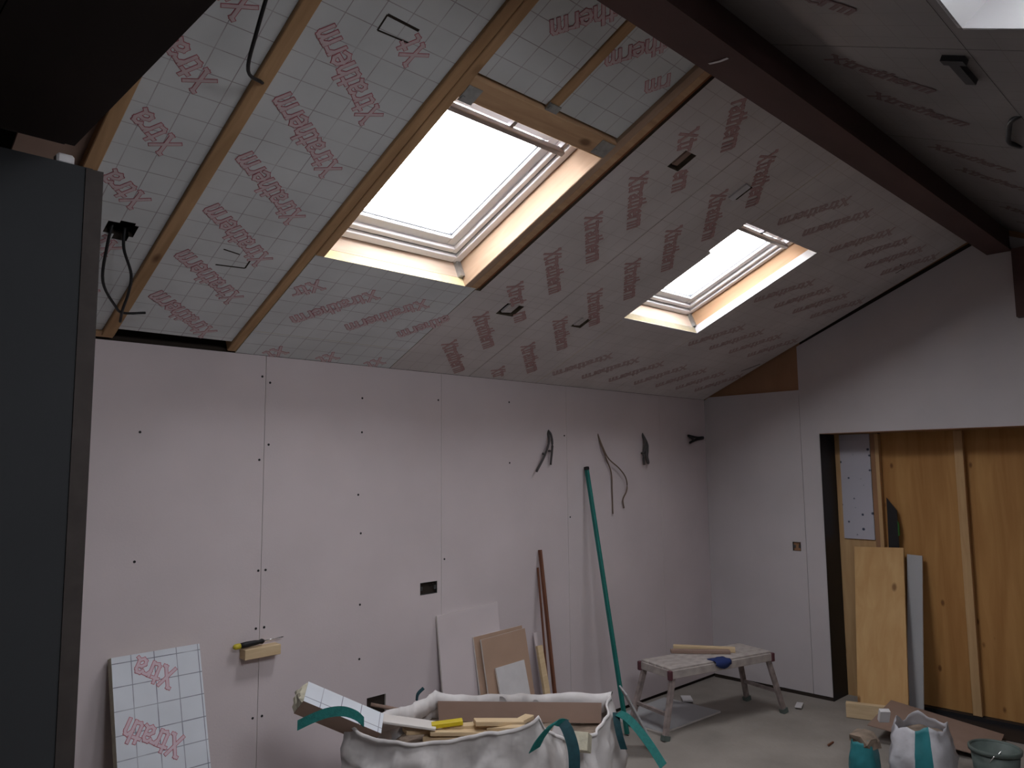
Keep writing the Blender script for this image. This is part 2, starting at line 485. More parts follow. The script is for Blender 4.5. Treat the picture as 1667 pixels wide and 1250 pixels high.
def word_mesh(lo, hi, length=0.45, mats=('red', 'pink'), xh=None):
    key = (lo, hi, length, mats)
    if key in _words: return _words[key]
    mb = MB(); k = length / WLEN; ky = 0.060 if xh is None else xh
    pen = 0.0
    segs = []
    for i, c in enumerate(WORD):
        adv, strokes = GLYPH[c]
        if lo <= i < hi:
            for st in strokes:
                for a, b in zip(st[:-1], st[1:]):
                    segs.append((Vector(((pen + a[0]) * k, (a[1] - .5) * ky, 0)), Vector(((pen + b[0]) * k, (b[1] - .5) * ky, 0))))
        pen += adv
    for hw, z0, mi in ((0.0085, 0.0005, 0), (0.0058, 0.0016, 1)):
        for n_, (a, b) in enumerate(segs):
            z = z0 + n_ * 1.6e-5        # each pen stroke a hair above the last
            t = (b - a).normalized(); n = Vector((-t.y, t.x, 0))
            p, q = a - t * hw * .9, b + t * hw * .9
            zz = Vector((0, 0, z))
            mb.quad(p - n*hw + zz, q - n*hw + zz, q + n*hw + zz, p + n*hw + zz, mi)
    me = mb.mesh('lettering', mats)
    _words[key] = me
    return me
def put_word(parent, x, y, deg, z=0.0, lo=0, hi=9, length=0.45, mats=('red', 'pink'), xh=None):
    """x, y: where the word starts (its capital), deg: reading direction in the board's plane"""
    o = bpy.data.objects.new('lettering', word_mesh(lo, hi, length, mats, xh))
    C.objects.link(o); o.parent = parent
    o.matrix_local = Matrix.Translation((x, y, z)) @ Matrix.Rotation(math.radians(deg), 4, 'Z')
    return o

# =================================================================== SETTING
mb = MB(); mb.box(XL, 0.9, YN, 0.2, -0.1, 0.0)
floor = tag(mb.build('floor', 'concrete', center=False), 'dusty grey concrete floor of the unfinished room', kind='structure')

# ---- far wall: dark studwork backing and plasterboard sheets with open joints
mb = MB(); mb.box(XL, 0.3, 0.0155, 0.2, 0.0, HW + .02)
wall_far = tag(mb.build('wall_far', 'void', center=False), 'long plasterboarded eaves wall under the sloping ceiling', kind='structure')
seams = [XL, -6.724, -5.5246, -4.3246, -3.1246, -1.9246, -0.7246, 0.0]
box_holes = [(-3.29, -3.156, 1.099, 1.173), (-3.667, -3.537, 0.468, 0.575)]   # x0 x1 z0 z1
for a, b in zip(seams[:-1], seams[1:]):
    hs = []
    for h in box_holes:
        if h[1] > a and h[0] < b: hs.append((max(h[0], a), min(h[1], b), h[2], h[3]))
    mb = MB(); plate(mb, a + .0012, b - .0012, 0.028, HW, 0.0, 0.0125, hs, 0, 1)
    me = mb.mesh('plasterboard_sheet', ['plaster', 'plaster_edge'])
    # local x = x, local y = z, local z = -y (towards the room)
    T = frame((0, 0.0125, 0), (1, 0, 0), (0, 0, 1), (0, -1, 0))
    link('plasterboard_sheet', me, wall_far, T)
mb = MB()
mb.tube([(0, 0, 0), (0, -.0016, 0)], .0065, 8)
screw_me = mb.mesh('screw', 'cable_black')
for x, z in [(-4.345, 2.36), (-4.30, 2.33), (-4.35, 1.92), (-4.30, 2.0), (-4.34, 1.35), (-4.30, 1.35), (-4.345, 1.06), (-4.30, 1.06),
             (-4.35, .62), (-4.30, .62), (-4.95, 2.05), (-4.95, 1.45), (-3.72, 2.28), (-3.72, 2.08), (-3.74, 1.72), (-3.72, 1.5),
             (-3.72, 1.10), (-3.72, .80), (-3.15, 2.30), (-3.10, 1.3), (-2.52, 2.32), (-2.52, 1.9), (-1.95, 2.1), (-1.90, 1.5), (-4.95, .9)]:
    o = link('screw', screw_me, wall_far, Matrix.Translation((x, 0.0, z)))

# ---- right (gable) wall
def gz(y): return HW - TN * y if y > YR else ZRS - TN * (YR - y)
OP0, OP1, OPZ = -1.065, -3.0, 2.122
gf = lambda a, b, h: (h, a, b)
mb = MB()
mb.prism([(0.0, 0), (0.0, gz(0) + .24), (OP0, gz(OP0) + .24), (OP0, 0)], .0125, .27, gf)
mb.prism([(OP0, OPZ), (OP0, gz(OP0) + .24), (YR, gz(YR) + .24), (OP1, gz(OP1) + .24), (OP1, OPZ)], .0125, .27, gf)
mb.prism([(OP1, 0), (OP1, gz(OP1) + .24), (YN, gz(YN) + .24), (YN, 0)], .0125, .27, gf)
wall_right = tag(mb.build('wall_right', 'osb', center=False), 'gable wall with the boarded-up doorway', kind='structure')
sheets = [
    [(0.0, .03), (0.0, 2.468), (-.05, 2.494), (-.905, 2.494), (-.905, .03)],
    [(-.908, .03), (-.908, gz(-.908) - .014), (YR, gz(YR) - .014), (YR, OPZ), (OP0, OPZ), (OP0, .03)],
    [(YR, OPZ), (YR, gz(YR) - .04), (YN + .02, gz(YN) - .04), (YN + .02, .03), (OP1, .03), (OP1, OPZ)],
]
hole = (-.789, -.861, 1.156, 1.231)
for k, pts in enumerate(sheets):
    mb = MB()
    if k == 0:
        # sheet with a square cut-out for the back box
        y0, y1, z0, z1 = -.861, -.789, 1.156, 1.231
        mb.prism([(0, .03), (0, z0), (-.905, z0), (-.905, .03)], 0, .0124, gf)
        mb.prism([(0, z0), (0, z1), (y1, z1), (y1, z0)], 0, .0124, gf)
        mb.prism([(y0, z0), (y0, z1), (-.905, z1), (-.905, z0)], 0, .0124, gf)
        mb.prism([(0, z1), (0, 2.468), (-.05, 2.494), (-.905, 2.494), (-.905, z1)], 0, .0124, gf)
    else:
        mb.prism(pts, 0, .0124, gf)
    mb.build('plasterboard_sheet', 'plaster_gable', wall_right, center=False)
mb = MB(); mb.prism([(-.93, gz(-.93) - .045), (-.93, gz(-.93) + .02), (YR, gz(YR) + .02), (YR, gz(YR) - .045)], .0122, .0124, gf)
mb.build('joint_gap', 'void', wall_right, center=False)
mb = MB(); mb.box(.004, .0124, OP0, 0.0, 0.0, .031); mb.build('base_gap', 'void', wall_right, center=False)
# damp-proof lining of the doorway jamb and threshold
mb = MB(); mb.box(.0005, .275, OP0 - .004, OP0 - .0005, 0, OPZ)
mb.build('jamb_membrane', 'dpm', wall_right, center=False)
mb = MB(); mb.box(-.002, .275, OP1, OP0, OPZ - .004, OPZ - .0005)
mb.build('lintel_membrane', 'osb', wall_right, center=False)

# ---- near and left walls, out of the picture but closing the room
mb = MB(); mb.box(XL - .2, .27, YN - .2, YN, 0, gz(YN) + .24)
tag(mb.build('wall_near', 'block', center=False), 'near eaves wall behind the viewpoint', kind='structure')
mb = MB(); mb.prism([(0.2, 0), (0.2, HW + .1), (YR, gz(YR) + .3), (YN - .2, HW + .1), (YN - .2, 0)], XL - .2, XL, gf)
tag(mb.build('wall_left', 'block', center=False), 'end wall left of the viewpoint', kind='structure')

# ---- dark partition at the left with its edge strip
PX = -5.612
mb = MB(); mb.box(XL, PX, -1.5, -1.4, 0, 2.715)
tag(mb.build('wall_partition', 'partition', center=False), 'dark grey plasterboard partition at the left edge', kind='structure')
mb = MB(); mb.box(PX, PX + .028, -1.503, -1.39, 0, 2.712)
mb.box(PX - .018, PX, -1.504, -1.5, 0, 2.712)
tag(mb.build('trim_1', 'strip', center=False), 'narrow edge strip down the end of the partition', kind='structure')

# ---- low dark soffit over the left part
sof = empty('ceiling_low'); tag(sof, 'low dark boarded soffit above the partition', kind='structure')
n = 8; w = (-5.66 - XL) / n
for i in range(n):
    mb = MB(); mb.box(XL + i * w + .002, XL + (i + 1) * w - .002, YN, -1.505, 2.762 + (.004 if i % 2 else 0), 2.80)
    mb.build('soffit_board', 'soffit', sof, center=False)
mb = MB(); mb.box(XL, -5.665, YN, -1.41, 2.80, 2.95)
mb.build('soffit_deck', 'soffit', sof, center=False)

# =================================================================== FAR SLOPE
ceil_far = empty('ceiling_far'); ceil_far.matrix_world = NORTH; ceil_far['slope'] = 1
tag(ceil_far, 'far roof slope lined with printed foil insulation boards', kind='structure')
def npart(name, mb, mats, parent=None):
    return mb.build(name, mats, parent or ceil_far, center=False)

# felt above everything, open at the roof windows
mb = MB(); plate(mb, XL, 0.27, -0.25, SR + .12, -.24, -.2, [W1, W2])
npart('roof_felt', mb, 'felt')
mb = MB(); mb.box(XL, 0.27, -.045, -.025, -.25, .0); npart('eaves_light_block', mb, 'void')  # strip added to stop light leaking in at the eaves

# rafters
def rafter(x0, x1, s0, s1, d0=-.15, d1=0.0, m='pine'):
    mb = MB(); mb.box(x0, x1, s0, s1, d0, d1)
    return add_bevel(npart('rafter', mb, m), .003)
rafter(-5.50, -5.452, 0.02, SR, d1=-.006)
rafter(-5.145, -5.092, 0.03, SR)
rafter(-4.545, -4.50, 0.01, SR, d1=-.001)
rafter(-4.50, -4.455, 0.87, SR, d1=.004)
rafter(-3.61, -3.565, 0.855, SR, m='pine_pink')
rafter(-3.565, -3.518, 0.855, SR, d1=-.002, m='pine_x')
mb = MB(); mb.box(-3.518, -3.492, .86, SR, -.15, -.014); npart('packing_strip', mb, 'pine_red')
rafter(-4.07, -4.018, 2.0, SR, d1=-.012)
rafter(-3.0, -2.95, 0, SR, d1=-.06); rafter(-1.374, -1.33, 0, SR, d1=-.06); rafter(-.7, -.65, 0, SR, d1=-.06)
rafter(-2.30, -2.262, 0, SR, d1=-.06)
for x in (-6.1, -6.7, -7.3): rafter(x, x + .05, 0, SR)
# noggins and trimmers round the first window
mb = MB(); mb.box(-4.455, -3.61, 1.895, 1.995, -.15, .002)
add_bevel(npart('trimmer', mb, 'pine_x'), .003)
mb = MB(); mb.box(-4.455, -3.61, .815, .868, -.18, -.052)
npart('trimmer', mb, 'pine_pale')
mb = MB(); mb.box(-5.62, -5.50, 1.36, 1.42, -.10, -.01); npart('noggin', mb, 'pine_x')
mb = MB(); mb.box(-5.70, -5.50, .02, 1.36, -.06, -.045); npart('sarking_board', mb, 'cardboard')
mb = MB(); mb.box(-5.452, -5.092, .012, .05, -.09, -.006); npart('noggin', mb, 'pine_x')
mb = MB(); mb.box(-5.70, -5.50, 1.42, SR, -.06, -.045); npart('sarking_board', mb, 'cardboard')
# joist hangers at the trimmer ends
for x0, x1, s0, s1, d0, d1 in ((-4.452, -4.385, 1.885, 1.962, .002, .005), (-3.70, -3.612, 1.905, 1.985, .002, .005),
                               (-4.075, -4.01, 1.995, 2.03, -.012, -.004), (-3.640, -3.612, .868, .895, -.15, -.05)):
    mb = MB(); mb.box(x0, x1, s0, s1, d0, d1); mb.box(x0 + .004, x0 + .018, s0 + .01, s0 + .026, d0, d1 + .003)
    npart('joist_hanger', mb, 'galv')

def board(x0, x1, s0, s1, d, th=.05, holes=(), m='foil', edge='foam'):
    mb = MB(); plate(mb, x0, x1, s0, s1, d - th, d, holes, 0, 1)
    return npart('insulation_board', mb, [m, edge])

# bays between the rafters (boards set back)
DB = -.018
b1 = board(-5.451, -5.146, .052, SR, DB, holes=[(-5.34, -5.23, .73, .80), (-5.30, -5.245, .70, .815)], edge='void')
for k in range(-1, 6):
    if k == 0: put_word(b1, -5.258, .625, 143.5, DB, 0, 2)
    else: put_word(b1, -5.258, .625 + .309 * k, 143.5, DB, 0, 4)
b2 = board(-5.091, -4.546, .075, SR, DB)
for k in range(6): put_word(b2, -4.672, .122 + .307 * k, 143.5, DB)
put_word(b2, -4.672, 1.955, 143.5, DB, 0, 2)
# knife-cut outlines for the lights
def slit(parent, pts, z, w=.005):
    mb = MB()
    for a, b in zip(pts[:-1], pts[1:]):
        mb.bar((a[0], a[1], z), (b[0], b[1], z), w, .0016, side=(0, 0, 1) if False else (-(b[1]-a[1]), b[0]-a[0], 0))
    mb.build('knife_cut', 'void', parent, center=False)
slit(b2, [(-4.749, 1.998), (-4.872, 1.993), (-4.874, 2.058)], DB, .006)
slit(b2, [(-4.874, 2.058), (-4.745, 2.055)], DB, .010)
slit(b2, [(-4.877, .766), (-4.80, .752)], DB, .006)
slit(b2, [(-4.867, .656), (-4.738, .667), (-4.74, .723)], DB, .007)

b3 = board(-4.454, -4.071, 2.006, SR, DB - .004)
put_word(b3, -4.016, 2.612, -132.5, DB - .004)
b4 = board(-4.017, -3.611, 2.006, SR, DB - .004)
put_word(b4, -3.705, 2.612, -132.5, DB - .004)
put_word(b4, -3.43, 2.60, -131.5, DB - .004, 7, 9)

# boards fixed under the rafters
bc = board(-4.499, -3.532, .218, .868, 0.0)
put_word(bc, -4.366, .68, -133, 0, 0, 3)
put_word(bc, -4.05, .68, -133)
put_word(bc, -3.732, .68, -133)
put_word(bc, -3.412, .695, -130, 0, 3, 9)
bc2 = board(-4.499, -3.532, .004, .2165, 0.0)
for j in range(3): put_word(bc2, -4.263 + .315 * j, .088, -133, 0, 0, 2)
bd = board(-3.528, -2.8915, .004, .855, 0.0, holes=[(-3.235, -3.10, .69, .80)], m='foil_dull', edge='hole_edge')
bd_up = board(-3.490, -2.8915, .8555, SR, 0.0, holes=[(-3.228, -3.138, 1.996, 2.112)], m='foil_dull', edge='hole_edge')
DUL = ('red_dull', 'pink_dull')
for k in range(8):
    s = .345 + .309 * k
    p = bd if s < .9 else bd_up
    if k == 7: put_word(p, -3.335, s, -42, 0, 2, 9, mats=DUL)
    elif k == 2:
        put_word(p, -3.338, s, -42, 0, 0, 5, mats=DUL); put_word(p, -3.338, s, -42, 0, 7, 9, mats=DUL)
    elif k == 6:
        put_word(p, -3.338, s, -42, 0, 0, 3, mats=DUL); put_word(p, -3.338, s, -42, 0, 6, 9, mats=DUL)
    else: put_word(p, -3.338, s, -42, 0, mats=DUL)
be = board(-2.8885, -2.2515, .004, SR, 0.0, holes=[(-2.59, -2.495, .70, .805), (-2.29, -2.25, 1.60, 1.885), (-2.612, -2.570, 1.99, 2.095)], m='foil_dull', edge='hole_edge')
for k in range(-1, 7):
    put_word(be, -2.752, .437 + .309 * k, -41.5, 0, 0, 9 if k >= 0 else 3, mats=DUL)
bf1 = board(-2.2485, -1.36, .004, .885, 0.0, m='foil_dull')
bf2 = board(-1.3585, -.016, .004, SR, 0.0, m='foil_dull', holes=[(-1.3585, -1.385 + .03, .9, 1.88)])
bf3 = board(-2.2485, -1.36, 1.885, SR, 0.0, m='foil_dull')
FNT = ('red_faint', 'pink_faint')
for j in range(0, 3):
    put_word(bf1, -1.903 + .32 * j, .47, -133, 0, mats=FNT)
for j in range(4):
    for s in (.47, 1.07, 1.67, 2.27):
        put_word(bf2, -.94 + .295 * j - (.05 if s > 1 else 0), s, -133, 0, mats=FNT)
for j in range(2): put_word(bf3, -1.76 + .32 * j, 2.30, -133, 0, mats=FNT)
slit(bf2, [(-.36, 2.07), (-.25, 2.065), (-.245, 1.99)], 0, .008)
slit(bf2, [(-.16, .52), (-.10, .60), (-.06, .66)], 0, .010)
# cut-out plugs left hanging in their holes
def flap(parent, x0, x1, s0, s1, tilt, axis, m='cardboard', dz=0.0):
    mb = MB(); mb.box(-(x1-x0)/2, (x1-x0)/2, -(s1-s0)/2, (s1-s0)/2, -.006, .006)
    o = mb.build('cutout_flap', m, parent, center=False)
    o.matrix_local = Matrix.Translation(((x0+x1)/2, (s0+s1)/2, dz)) @ Matrix.Rotation(math.radians(tilt), 4, axis)
flap(bd_up, -3.210, -3.162, 2.015, 2.112, 10, 'Y', 'cardboard', -.014)
flap(bd, -3.205, -3.125, .71, .80, 8, 'Y', 'foil_dull', -.012)
flap(be, -2.575, -2.515, .715, .805, 8, 'Y', 'foil_dull', -.010)
flap(be, -2.648, -2.612, 1.985, 2.10, -14, 'Y', 'offwhite', .008)

# ---- roof windows
def skylight(name, Mx, w, depth, label, lining=None, splay=None):
    root = empty(name); root.matrix_world = Mx; root['slope'] = 1
    tag(root, label, kind='structure')
    o0, o1, q0, q1 = w
    x0, x1, s0, s1 = w
    if splay: x0, x1, s0, s1 = x0 + splay[0], x1 - splay[1], s0 + splay[2], s1 - splay[3]
    def ring(a0, a1, b0, b1, t, z0, z1):
        mb = MB()
        mb.box(a0, a0 + t, b0, b1, z0, z1); mb.box(a1 - t, a1, b0, b1, z0, z1)
        mb.box(a0 + t, a1 - t, b0, b0 + t, z0, z1); mb.box(a0 + t, a1 - t, b1 - t, b1, z0, z1)
        return mb
    d = -depth
    f = ring(x0, x1, s0, s1, .045, d - .075, d).build('frame', 'white', root, center=False); add_bevel(f, .006, 2)
    g = ring(x0 + .045, x1 - .045, s0 + .045, s1 - .045, .010, d - .07, d - .022).build('gasket', 'gasket', root, center=False)
    f2 = ring(x0 + .055, x1 - .055, s0 + .055, s1 - .055, .030, d - .07, d - .014).build('inner_frame', 'white', root, center=False); add_bevel(f2, .005, 2)
    sa = ring(x0 + .085, x1 - .085, s0 + .085, s1 - .085, .055, d - .075, d - .034).build('sash', 'white', root, center=False); add_bevel(sa, .006, 2)
    ring(x0 + .140, x1 - .140, s0 + .140, s1 - .140, .005, d - .066, d - .052).build('glazing_bead', 'gasket', root, center=False)
    mb = MB(); mb.box(x0 + .13, x1 - .13, s0 + .13, s1 - .13, d - .064, d - .060); mb.build('pane', 'glass', root, center=False)
    bar = MB()
    bar.box(x0 + .02, x1 - .085, s1 - .136, s1 - .110, d + .010, d + .045)
    bb = bar.build('control_bar', 'bar', root, center=False); add_bevel(bb, .005, 2)
    mb = MB()
    for a in (x0 + .05, (x0 + x1) / 2, x1 - .10):
        mb.box(a - .010, a + .010, s1 - .110, s1 - .040, d - .002, d + .022)
    mb.build('bar_bracket', 'bar', root, center=False)
    if splay:
        t = .012; e = d - .07
        for A_, B_, out in (((o0, q0), (o0, q1), (-1, 0)), ((o1, q1), (o1, q0), (1, 0)), ((o1, q0), (o0, q0), (0, -1)), ((o0, q1), (o1, q1), (0, 1))):
            f = lambda p: (x0 if p[0] == o0 else x1, s0 if p[1] == q0 else s1)
            a, b = Vector((*A_, 0)), Vector((*B_, 0)); c, g = Vector((*f(B_), e)), Vector((*f(A_), e))
            n_ = Vector((*out, 0)) * t
            mb = MB(); mb.poly([a, b, c, g]); mb.poly([g + n_, c + n_, b + n_, a + n_])
            P_ = [a, b, c, g]
            for i in range(4):
                j = (i + 1) % 4; mb.quad(P_[j], P_[i], P_[i] + n_, P_[j] + n_)
            mb.build('lining_board', lining[0], root, center=False)
        # felt upstand closing the gap between shaft and roof
        mb = MB(); plate(mb, o0 - .1, o1 + .1, q0 - .1, q1 + .1, d - .09, d - .08, [(x0 + .01, x1 - .01, s0 + .01, s1 - .01)]); mb.build('flashing', 'felt', root, center=False)
    elif lining:
        lt = .009
        for (a0, a1, b0, b1, m) in ((x0 - lt, x0, s0 - lt, s1 + lt, lining[0]), (x1, x1 + lt, s0 - lt, s1 + lt, lining[0]),
                                    (x0, x1, s0 - lt, s0, lining[1]), (x0, x1, s1, s1 + lt, lining[0])):
            mb = MB(); mb.box(a0, a1, b0, b1, d - .07, -.052)
            mb.build('lining_board', m, root, center=False)
        for (a0, a1, b0, b1) in ((x1, x1 + .024, s0 - .006, s1 + .004), (x0, x1 + .024, s0 - .024, s0)):
            mb = MB(); mb.box(a0, a1, b0, b1, -.052, .0015)
            mb.build('lining_edge', 'offwhite', root, center=False)
    return root
skylight('window_1', NORTH, W1, .14, 'large roof window in exposed timber trimmers')
skylight('window_2', NORTH, W2, .15, 'roof window with orange plywood lining in the boarded far slope', ('ply_lining', 'pine_pale'))
mb = MB(); mb.box(-1.41, -1.386, .886, .91, -.15, -.05); npart('joist_hanger', mb, 'galv')

# =================================================================== NEAR SLOPE
SPL3, SPL4 = (.06, .13, .22, .04), (.10, .06, .22, .04)
ceil_near = empty('ceiling_near'); ceil_near.matrix_world = SOUTH; ceil_near['slope'] = 1
tag(ceil_near, 'near roof slope in deep shade beyond the ridge beam', kind='structure')
mb = MB(); plate(mb, XL, .27, -.12, 2.9, -.24, -.2, [(w_[0] + .78 * p_[0], w_[1] - .78 * p_[1], w_[2] + .78 * p_[2], w_[3] - .78 * p_[3]) for w_, p_ in ((W3, SPL3), (W4, SPL4))]); mb.build('roof_felt', 'felt', ceil_near, center=False)
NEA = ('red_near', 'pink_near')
M['red_near'] = mat('shade_tinted_red_print', (0.10, 0.045, 0.045), 0.7)  # print darkened too, shade painted in like the foil around it
M['pink_near'] = mat('shade_tinted_pink_print', (0.13, 0.09, 0.09), 0.7)
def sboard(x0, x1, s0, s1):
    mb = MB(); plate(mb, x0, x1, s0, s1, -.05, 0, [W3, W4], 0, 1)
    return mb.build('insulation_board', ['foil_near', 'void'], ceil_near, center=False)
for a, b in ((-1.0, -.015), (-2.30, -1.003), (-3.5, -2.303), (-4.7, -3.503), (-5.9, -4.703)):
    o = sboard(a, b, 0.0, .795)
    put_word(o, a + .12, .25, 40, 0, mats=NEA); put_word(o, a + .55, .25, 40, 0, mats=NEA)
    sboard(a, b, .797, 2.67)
mb = MB(); mb.box(XL, -5.903, 0, 2.67, -.05, 0); mb.build('insulation_board', 'felt', ceil_near, center=False)
skylight('window_3', SOUTH, W3, .20, 'white lined roof window in the near slope, top right corner', ('white', 'white'), SPL3)

skylight('added_window_4', SOUTH, W4, .20, 'unseen white lined roof window added to the near slope to light the far wall', ('white', 'white'), SPL4)

# =================================================================== THINGS
# ---- ridge beam and its post
rb = empty('ridge_beam', (-3, -2.4375, 3.355)); tag(rb, 'dark oxide-brown ridge beam running the length of the roof', 'beam')
mb = MB(); mb.box(-5.64, .012, -2.515, -2.36, 3.355, 3.372); part('bottom_flange', mb, 'beam', rb)
mb = MB(); mb.box(-5.64, .012, -2.505, -2.37, 3.372, 3.62); part('web_casing', mb, 'beam', rb)
mb = MB(); mb.box(-.075, -.002, -2.615, -2.525, 2.87, 3.354)
tag(mb.build('ridge_post', 'beam'), 'short dark brown prop under the gable end of the ridge beam', 'prop')
mb = MB(); mb.ribbon([((-3.80, -2.40, 3.353), (1, 0, 0)), ((-3.79, -2.44, 3.351), (1, 0, 0)), ((-3.785, -2.47, 3.353), (1, 0, 0))], .012, .001)
tag(mb.build('tape_scrap', 'offwhite'), 'scrap of pale tape stuck under the ridge beam', 'tape')

# ---- plywood boarding in the doorway
hd = empty('doorway_boarding', (.30, -2.0, 0)); tag(hd, 'knotty orange plywood with pale studs boarding up the doorway', 'boarding')
for y0, y1 in ((-1.975, -1.43), (-2.56, -1.978), (-3.0, -2.563)):
    mb = MB(); mb.box(.312, .33, y0, y1, .03, OPZ + .1); part('plywood_sheet', mb, 'ply', hd)
for y0, y1, d in ((-2.04, -1.98, .045), (-2.66, -2.60, .045), (-1.43, -1.40, .05)):
    mb = MB(); mb.box(.312 - d, .311, y0, y1, .03, OPZ - .008); part('stud', mb, 'stud', hd, bevel=.002)
mb = MB(); mb.box(.275, .33, -1.40, -1.07, .0, OPZ + .1); part('post', mb, 'stud', hd)
mb = MB(); mb.box(.262, .2745, -1.36, -1.115, 1.26, OPZ - .008); part('foil_strip', mb, 'dotted', hd)
mb = MB(); mb.box(.266, .2745, -1.40, -1.365, .0, OPZ - .008); part('edge_batten', mb, 'osb', hd)
mb = MB(); mb.box(.255, .311, -3.0, -1.43, 0, .028); part('sole_plate', mb, 'dpm', hd)
mb = MB(); mb.box(.331, .36, -3.10, -.95, 0, 2.35); mb.box(.2705, .331, -1.069, -.95, 0, 2.35); mb.box(.2705, .331, -3.10, -3.001, 0, 2.35); mb.box(.2705, .331, -3.001, -1.069, 2.223, 2.35)
part('backing_light_block', mb, 'dpm', hd)  # unseen box added behind the boarding to keep sky light out
mb = MB(); mb.box(-.06, .26, -3.0, -1.62, .0005, .004)
tag(mb.build('membrane_strip', 'dpm'), 'black damp-proof membrane lying across the doorway threshold', 'membrane')

# ---- leaning pieces by the doorway
def leaning(name, m, p_bl, p_br, p_tl, p_tr, th, label, cat, mats=None):
    """a sheet given by its four corners on the room side"""
    bl, br, tl, tr = map(Vector, (p_bl, p_br, p_tl, p_tr))
    n = (br - bl).cross(tl - bl).normalized()
    if n.dot(CAM - bl) < 0: n = -n
    mb = MB()
    a = [bl, br, tr, tl]; b = [p - n * th for p in a]
    mb.poly(a, 0); mb.poly(b[::-1], 1)
    for i in range(4):
        j = (i + 1) % 4; mb.quad(a[j], a[i], b[i], b[j], 1)
    o = mb.build(name, mats or [m, m])
    return tag(o, label, cat)
leaning('plywood_board', 'ply_light', (-.115, -1.30, 0), (-.115, -1.665, 0), (.222, -1.207, 1.20), (.222, -1.585, 1.215), .018,
        'clean pale plywood board leaning in the doorway', 'board')
leaning('plasterboard_strip', 'plaster', (.04, -1.605, 0), (.04, -1.715, 0), (.252, -1.60, 1.165), (.252, -1.71, 1.16), .0125,
        'narrow grey-white plasterboard strip beside the leaning plywood board', 'board', ['plaster_grey', 'plaster_edge'])
sv = empty('hand_saw', (.22, -1.5, .8)); tag(sv, 'dark saw blade standing behind the leaning plywood board', 'saw')
mb = MB(); mb.prism([(-1.462, .80), (-1.472, 1.60), (-1.545, 1.50), (-1.545, .80)], .250, .258, gf); part('blade', mb, 'black', sv)
mb = MB(); mb.prism([(-1.545, 1.30), (-1.545, 1.42), (-1.556, 1.40), (-1.556, 1.31)], .248, .260, gf)
part('green_mark', mb, mat('green_plastic', (.03, .12, .015), .5), sv)
mb = MB(); mb.box(.240, .268, -1.56, -1.45, .70, .80); part('handle', mb, 'black', sv, bevel=.008)

# ---- back boxes
def back_box(name, T, w, h, label, cable=None):
    root = empty(name); root.matrix_world = T; tag(root, label, 'socket box')
    mb = MB(); t = .002; D = .035
    mb.box(-w/2, w/2, -h/2, h/2, -D, -D + t)
    for a in ((-w/2, -w/2 + t, -h/2, h/2), (w/2 - t, w/2, -h/2, h/2), (-w/2, w/2, -h/2, -h/2 + t), (-w/2, w/2, h/2 - t, h/2)):
        mb.box(*a, -D, -.001)
    mb.build('box', 'socket', root, center=False)
    for a in (-w/2 + .012, w/2 - .012):
        mb = MB(); mb.box(a - .008, a + .008, -.012, .012, -.012, -.004); mb.build('lug', 'socket', root, center=False)
    mb = MB()
    mb.tube([(0.01, .02, -.03), (.02, .012, -.008), (.03, .02, .004), (.026, .026, .006)], .003, 6)
    mb.build('cable_tail', 'cable_black', root, center=False, smooth=True)
    return root
WF = lambda x, z: frame((x, 0, z), (1, 0, 0), (0, 0, 1), (0, -1, 0))
back_box('socket_box', WF(-3.223, 1.136), .13, .072, 'double socket back box sunk in the wall above the stacked boards')
lb = empty('socket_recess'); lb.matrix_world = WF(-3.602, .5215); tag(lb, 'dark rectangular hole in the wall behind the rubble bag', 'hole')
mb = MB(); mb.box(-.0645, .0645, -.053, .053, -.06, -.013); mb.build('recess_back', 'void', lb, center=False)
mb = MB(); mb.tube([(-.03, .01, -.012), (.04, -.012, .02), (.10, -.03, .06), (.15, -.075, .08)], .011, 8)
mb.build('conduit', 'cardboard', lb, center=False, smooth=True)
mb = MB(); mb.tube([(-.03, -.03, -.012), (.0, -.03, .015), (.005, -.05, .02)], .004, 6); mb.build('cable_tail', 'cable', lb, center=False)
WG = frame((0, -.825, 1.1935), (0, -1, 0), (0, 0, 1), (-1, 0, 0))
back_box('socket_box', WG, .068, .072, 'single socket back box in the gable wall left of the doorway')

# ---- cables out of the far wall
def cable(name, strands, r, m, label, group=None, root=None):
    p = Vector(strands[0][0])
    e = empty(name, p); tag(e, label, 'cable', group)
    for st in strands:
        pts = smooth_path(st)
        mb = MB(); mb.tube(pts, r, 6); part('strand', mb, m, e, smooth=True)
    return e
def smooth_path(pts, n=6):
    P = [Vector(p) for p in pts]
    if len(P) < 3: return P
    out = []
    Q = [P[0] * 2 - P[1]] + P + [P[-1] * 2 - P[-2]]
    for i in range(1, len(Q) - 2):
        for k in range(n):
            t = k / n
            out.append(.5 * ((2 * Q[i]) + (Q[i+1] - Q[i-1]) * t + (2*Q[i-1] - 5*Q[i] + 4*Q[i+1] - Q[i+2]) * t*t + (3*Q[i] - Q[i-1] - 3*Q[i+1] + Q[i+2]) * t**3))
    out.append(P[-1]); return out
cable('wall_cable', [[(-2.121, .008, 2.137), (-2.122, -.025, 2.10), (-2.115, -.03, 2.02), (-2.125, -.02, 1.885)],
                     [(-2.123, .008, 2.135), (-2.150, -.03, 2.05), (-2.21, -.04, 1.95), (-2.285, -.03, 1.838)],
                     [(-2.130, -.02, 1.985), (-2.152, -.03, 1.985)], [(-2.20, -.038, 1.955), (-2.228, -.04, 1.965)]], .0085, 'cable',
      'pair of short dark cable tails hanging above the brown stick')
